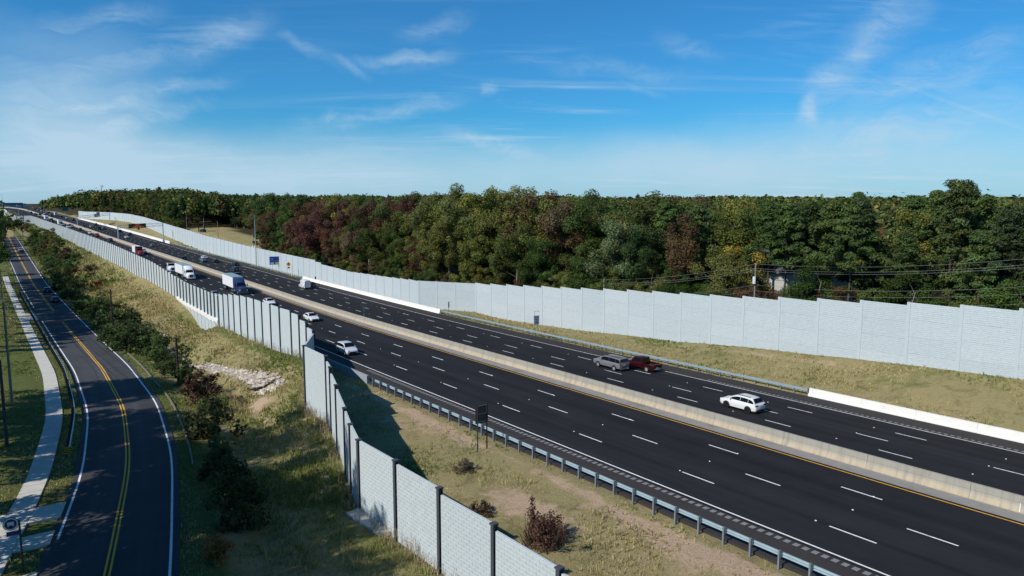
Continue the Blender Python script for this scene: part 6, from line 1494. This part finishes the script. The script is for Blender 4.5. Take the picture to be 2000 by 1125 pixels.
# utility poles left of the frontage road
def util_pole(label, loc, h, m, r=.15, arm=True, group=None):
    th = thing('utility_pole', label, 'utility pole', tuple(loc), RZ + .1, group); mb = MB(); mb.tube((0, 0, -.6), (0, 0, h), r, r * .72, 10); mb.build('pole', m, th)
    if arm:
        mb = MB(); mb.box((0, .14, h - .7), (2.4, .1, .12)); mb.build('crossarm', m, th)
        for x in (-1.1, -.5, .5, 1.1): mb = MB(); mb.tube((x, .14, h - .64), (x, .14, h - .44), .05, .03, 6); mb.build('insulator', M_PSTEEL, th)
    return th
def by_front(u, v, h=0.0): return on_ground(u, v, h)
q, s, t = by_front(222, 662); util_pole('bare dark creosoted pole, the farther of two beside the creek bushes', q, height_at(q, 565) - q[2], M_CREO, .17, False)
q, s, t = by_front(349, 752); util_pole('bare dark creosoted pole, nearer of two, against the reddish bush', q, height_at(q, 660) - q[2], M_CREO, .17, False)
q1, s, t = by_front(14, 871); p1 = util_pole('dark utility pole at the left edge beside the lawn', q1, height_at(q1, 703) - q1[2], mat('dark_blue_grey_pole', (.045, .050, .065), .8, .1), .16, False)
q2, s, t = by_front(24, 792); h2 = height_at(q2, 590) - q2[2]; p2 = util_pole('weathered grey utility pole with a crossarm in the shade at left', q2, h2, M_WOODP, .16, True)
q3 = gpt(228, float(tf(228)) - 9.5); h3 = 9.0; util_pole('small far utility pole at the left by the distant trees', q3, h3, M_WOODP, .14, True)
q4 = gpt(46, float(tf(46)) - 14.5)
def cable(label, a, b, sag, group, r=.022, cat='cable'):
    a, b = Vector(a), Vector(b); n = 20; mb = MB(); pts = []
    for i in range(n + 1): f = i / n; p = a.lerp(b, f); p.z -= sag * 4 * f * (1 - f); pts.append(p)
    for i in range(n): mb.tube(pts[i], pts[i + 1], r, None, 4, False)
    return tag(mb.build('cable', M_WIRE), label, cat, group)
for k, dz_ in enumerate((-.45, -.45, -2.0, -2.6)):
    dx = (-1, 1, 0, 0)[k]
    cable('thin cable running along the left edge between the utility poles', Vector(q2) + Vector((dx, .2, h2 + dz_)), Vector(q3) + Vector((dx, 0, h3 + dz_ * .7)), 1.2, 'cables along the sidewalk')
# bus stop sign
loc = on_ground(46, 1118)[0]
th = thing('bus_stop_sign', 'round bus stop sign on a slim dark pole at bottom left', 'bus stop sign', tuple(loc), .55)
mb = MB(); mb.tube((0, 0, -.3), (0, 0, 3.3), .055, None, 8); mb.build('pole', M_DSTEEL, th)
zz = 3.15; mb = MB(); mb.tube((-.42, -.02, zz), (-.42, .02, zz), .40, None, 24); mb.build('sign_disc', mat('bus_blue', (.02, .035, .10), .5, 0), th)
mb = MB()
for i in range(24):
    a0, a1 = 2 * math.pi * i / 24, 2 * math.pi * (i + 1) / 24; mb.add([(-.42 + r * math.cos(a), -.026, zz + r * math.sin(a)) for a in (a0, a1) for r in (.30, .37)], [(0, 1, 3, 2)[::-1]])
mb.build('white_ring', M_SW, th); mb = MB(); mb.box((-.42, -.03, zz + .03), (.34, .012, .20)).box((-.54, -.03, zz - .10), (.07, .012, .07)).box((-.30, -.03, zz - .10), (.07, .012, .07)); mb.build('bus_symbol', M_SW, th)
mb = MB(); mb.box((-.36, 0, zz - .60), (.62, .03, .26)); mb.build('route_plate', mat('bus_plate', (.03, .045, .13), .5, 0), th)
# power line behind the right wall
def pl_at(u, vt, s, t_off, label):
    t = float(trw(np.array(s))) + t_off; ss_ = s
    for _ in range(40): t = float(trw(np.array(ss_))) + t_off; ss_ += (col_of(ss_, t) - u) / 30
    p = gpt(ss_, t); h = height_at(p, vt) - p[2]; th = thing('utility_pole', label, 'utility pole', tuple(p), heading(ss_)); mb = MB(); mb.tube((0, 0, -.5), (0, 0, h), .15, .11, 8); mb.build('pole', M_WOODP, th); return Vector(p), h, th
pa, ha, th = pl_at(1473.5, 514, 66, 3.5, 'grey utility pole with a white transformer just behind the right wall')
mb = MB(); mb.tube((-.35, -.1, ha - 3.2), (-.35, -.1, ha - 2.1), .26, None, 10); mb.build('transformer', mat('transformer_white', (.62, .64, .66), .5, 0), th)
pb, hb_, _ = pl_at(2060, 497, 26, 5.5, 'utility pole beyond the right picture edge carrying the cables'); pc, hc, _ = pl_at(1180, 545, 104, 5, 'thin utility pole hidden in the trees left of the transformer pole')
for k, f in enumerate((0.0, .9, 1.3, 4.2, 5.3, 6.8)):
    cable('cable strung between the poles behind the right wall', pa + Vector((0, 0, ha - .1 - f * .8)), pb + Vector((0, 0, hb_ - .1 - f * .8)), .9, 'power cables behind the right wall', .020); cable('cable strung between the poles behind the right wall', pc + Vector((0, 0, hc - .1 - f * .8)), pa + Vector((0, 0, ha - .1 - f * .8)), .7, 'power cables behind the right wall', .020)
for u, vt, s, off in ((423, 432, 360, 6), (351, 418, 440, 10), (491, 455, 300, 6)):
    pl_at(u, vt, s, off, 'thin utility pole behind the far wall, %s' % {423: 'beside the lawn', 351: 'above the small shed', 491: 'left of the tall light pole'}[u])
# house among the pines
def house(label, u, v_ridge, s, t_off, rz, w=13, dpt=9):
    t = 0
    for _ in range(40): t = float(trw(np.array(s))) + t_off; s += (col_of(s, t) - u) / 30
    p = gpt(s, t); ridge = height_at(p, v_ridge); th = thing('house', label, 'house', (p[0], p[1], p[2]), rz); H = ridge - p[2]; e = H - 3.2
    mw = mat('house_siding', (.50, .49, .46), .8, .08); mr = mat('house_roof', (.085, .085, .09), .9, .15)
    mb = MB(); mb.add([(-w / 2, -dpt / 2, -1), (w / 2, -dpt / 2, -1), (w / 2, dpt / 2, -1), (-w / 2, dpt / 2, -1), (-w / 2, -dpt / 2, e), (w / 2, -dpt / 2, e), (w / 2, dpt / 2, e), (-w / 2, dpt / 2, e), (-w / 2, 0, H), (w / 2, 0, H)], [(0, 1, 5, 4), (2, 3, 7, 6), (1, 2, 6, 9, 5), (3, 0, 4, 8, 7)]); mb.build('wall', mw, th)
    rf = MB()
    for sy in (-1, 1): rf.add([(-w / 2 - .5, sy * (dpt / 2 + .5), e - .30), (w / 2 + .5, sy * (dpt / 2 + .5), e - .30), (w / 2 + .5, 0, H + .1), (-w / 2 - .5, 0, H + .1), (-w / 2 - .5, sy * (dpt / 2 + .5), e - .12), (w / 2 + .5, sy * (dpt / 2 + .5), e - .12), (w / 2 + .5, 0, H + .3), (-w / 2 - .5, 0, H + .3)], [(0, 1, 2, 3)[::sy], (4, 5, 6, 7)[::-sy], (0, 1, 5, 4)[::-sy], (1, 2, 6, 5)[::-sy], (3, 0, 4, 7)[::-sy]])
    rfo = rf.build('roof', mr, th); ch = MB(); ch.box((-1.5, -2.0, H - .3), (1.1, 1.0, 3.4)); ch.build('chimney', mat('chimney_pale', (.62, .55, .46), .9, .1), rfo)
    for x in (-w * .33, -w * .08, w * .2, w * .38):
        for z in (1.4, 4.2):
            if z + 1 > e: continue
            f = MB(); f.box((x, -dpt / 2 - .03, z), (1.2, .08, 1.5)); fo = f.build('window', M_SW, th); f = MB(); f.box((x, -dpt / 2 - .08, z), (.95, .04, 1.25)); f.build('pane', M_GLASS, fo)
    return th
house('pale gabled house with grey roof half hidden among pines behind the right wall', 1545, 492, 72, 21, -.30)
house('second pale house glimpsed through the pines to the right', 1615, 500, 66, 30, .25, 10, 8)
house('small house with lawn behind the far wall', 540, 421, 330, 44, .5, 12, 8)
# shed and truck on the bare ground behind the far wall
q = gpt(452, 90 + 16); th = thing('shed', 'small dark open shed on bare earth behind the far wall', 'shed', tuple(q), .3); 
for x in (-1.6, 1.6):
    for y in (-1.5, 1.5): mb = MB(); mb.box((x, y, 2.2), (.25, .25, 5.4)); mb.build('post', M_CREO, th)
mb = MB(); mb.box((0, 0, 4.9), (4.2, 4.0, .5)); mb.build('roof', M_CREO, th); car('suv', 'dark parked SUV under the small shed behind the far wall', tuple(gpt(446, 90 + 15)), 1.0, BLK)
pad('house_driveway', [gpt(318, 88.9 + 7, .1), gpt(318, 88.9 + 11, .1), gpt(352, 88.9 + 17, .1), gpt(360, 88.9 + 8, .1)])
for s, dt, c, lab in ((306, 9, (.05, .02, .022), 'dark maroon shrub on the lawn behind the far wall'), (325, 21, (.045, .07, .02), 'clipped green shrub left of the maroon one'), (352, 24, (.04, .06, .02), 'low green hedge shrub on the lawn behind the far wall')):
    t = float(trw(np.array(float(s)))) + dt; plant('bush', BSH, lab, 'bush', tuple(gpt(s, t, -.2)), 1.9, c, None, parts=('foliage', 'stem'))
# cell tower on the hill
q = P(860.0, 150.0, float(ground(860, 150))); u_ = 0
ss_, t_ = 860.0, 150.0
for _ in range(60): ss_ += (col_of(ss_, t_, 10) - 189) / 6
q = gpt(ss_, t_); th = thing('cell_tower', 'tiny cell tower above the treeline at upper left', 'tower', tuple(q)); ht = height_at(q, 361.5) - q[2]
mb = MB(); mb.tube((0, 0, 0), (0, 0, ht), .9, .5, 8); mb.build('mast', M_GALV, th)
mb = MB()
for a in range(6): mb.box((1.9 * math.cos(a * 1.05), 1.9 * math.sin(a * 1.05), ht - 1.5), (.8, .8, 3.2))
mb.build('antennas', M_SW, th)
# bridge and buildings at the far end of the highway
q, s, t = on_left(55, 409.5); sb = min(1250.0, s)
mb = MB(); 
th = thing('overpass_bridge', 'hazy blue-grey overpass crossing the far end of the highway', 'bridge', tuple(PL(1250, 60, 0)), RZ)
mb.box((0, 0, 5.4), (24, 8, 2.0)).box((0, -4.1, 6.9), (24, .3, 1.0)); mb.build('deck', mat('bridge_blue_grey', (.13, .19, .28), .8, .05), th)
for x in (-11, 11): mb = MB(); mb.box((x, 0, 2.0), (1.6, 7, 5.6)); mb.build('abutment', mat('bridge_blue_grey', (.13, .19, .28)), th)
for i, (u, v, w, h) in enumerate(((16, 403, 26, 6), (24, 406, 30, 5), (39, 406, 34, 5), (42, 401, 20, 6))):
    dd_ = px_dir(u, v + 2); q = dd_ / dd_[1] * (1500 + 120 * i)
    th = thing('warehouse', 'flat pale building at the far left horizon, %s' % ['leftmost', 'behind the far left wall', 'beside the overpass', 'highest of them'][i], 'building', tuple(q), RZ)
    mb = MB(); mb.box((0, 0, h / 2), (w, 18, h + 2)); mb.build('wall', mat('warehouse_cream', (.42, .39, .33), .9, .08), th); mb = MB(); mb.box((0, 0, h + 1.2), (w + .6, 18.6, .5)); mb.build('roof', mat('warehouse_roof', (.35, .35, .34), .9, .05), th)
print('trees', TREE_N[0], 'objects', len(bpy.data.objects), 'bricks', brick_count[0])

# painted survey mark on the median barrier at the right picture edge
s = at_u(PL, tMT - .3, 1992.5, float(on_left(1992, 1004)[1])); hs = (.10, .25, .42, .62); ts = (.42, .335, .24, .185)
V = [PL(s + k * .025 + .10 * h, tMT - t_ - .012, h) for h, t_ in zip(hs, ts) for k in (-1, 1)]
obj('paint_mark', np_mesh('paint_mark', np.array(V), np.array([(2 * i, 2 * i + 1, 2 * i + 3, 2 * i + 2) for i in range(3)]), M_WHITE), med)
text('S', .26, M_WHITE, med, tuple(PL(s - .24, tMT - .27, .46)), (math.pi / 2, 0, math.atan2(-DV[1], -DV[0])), 'paint_mark')
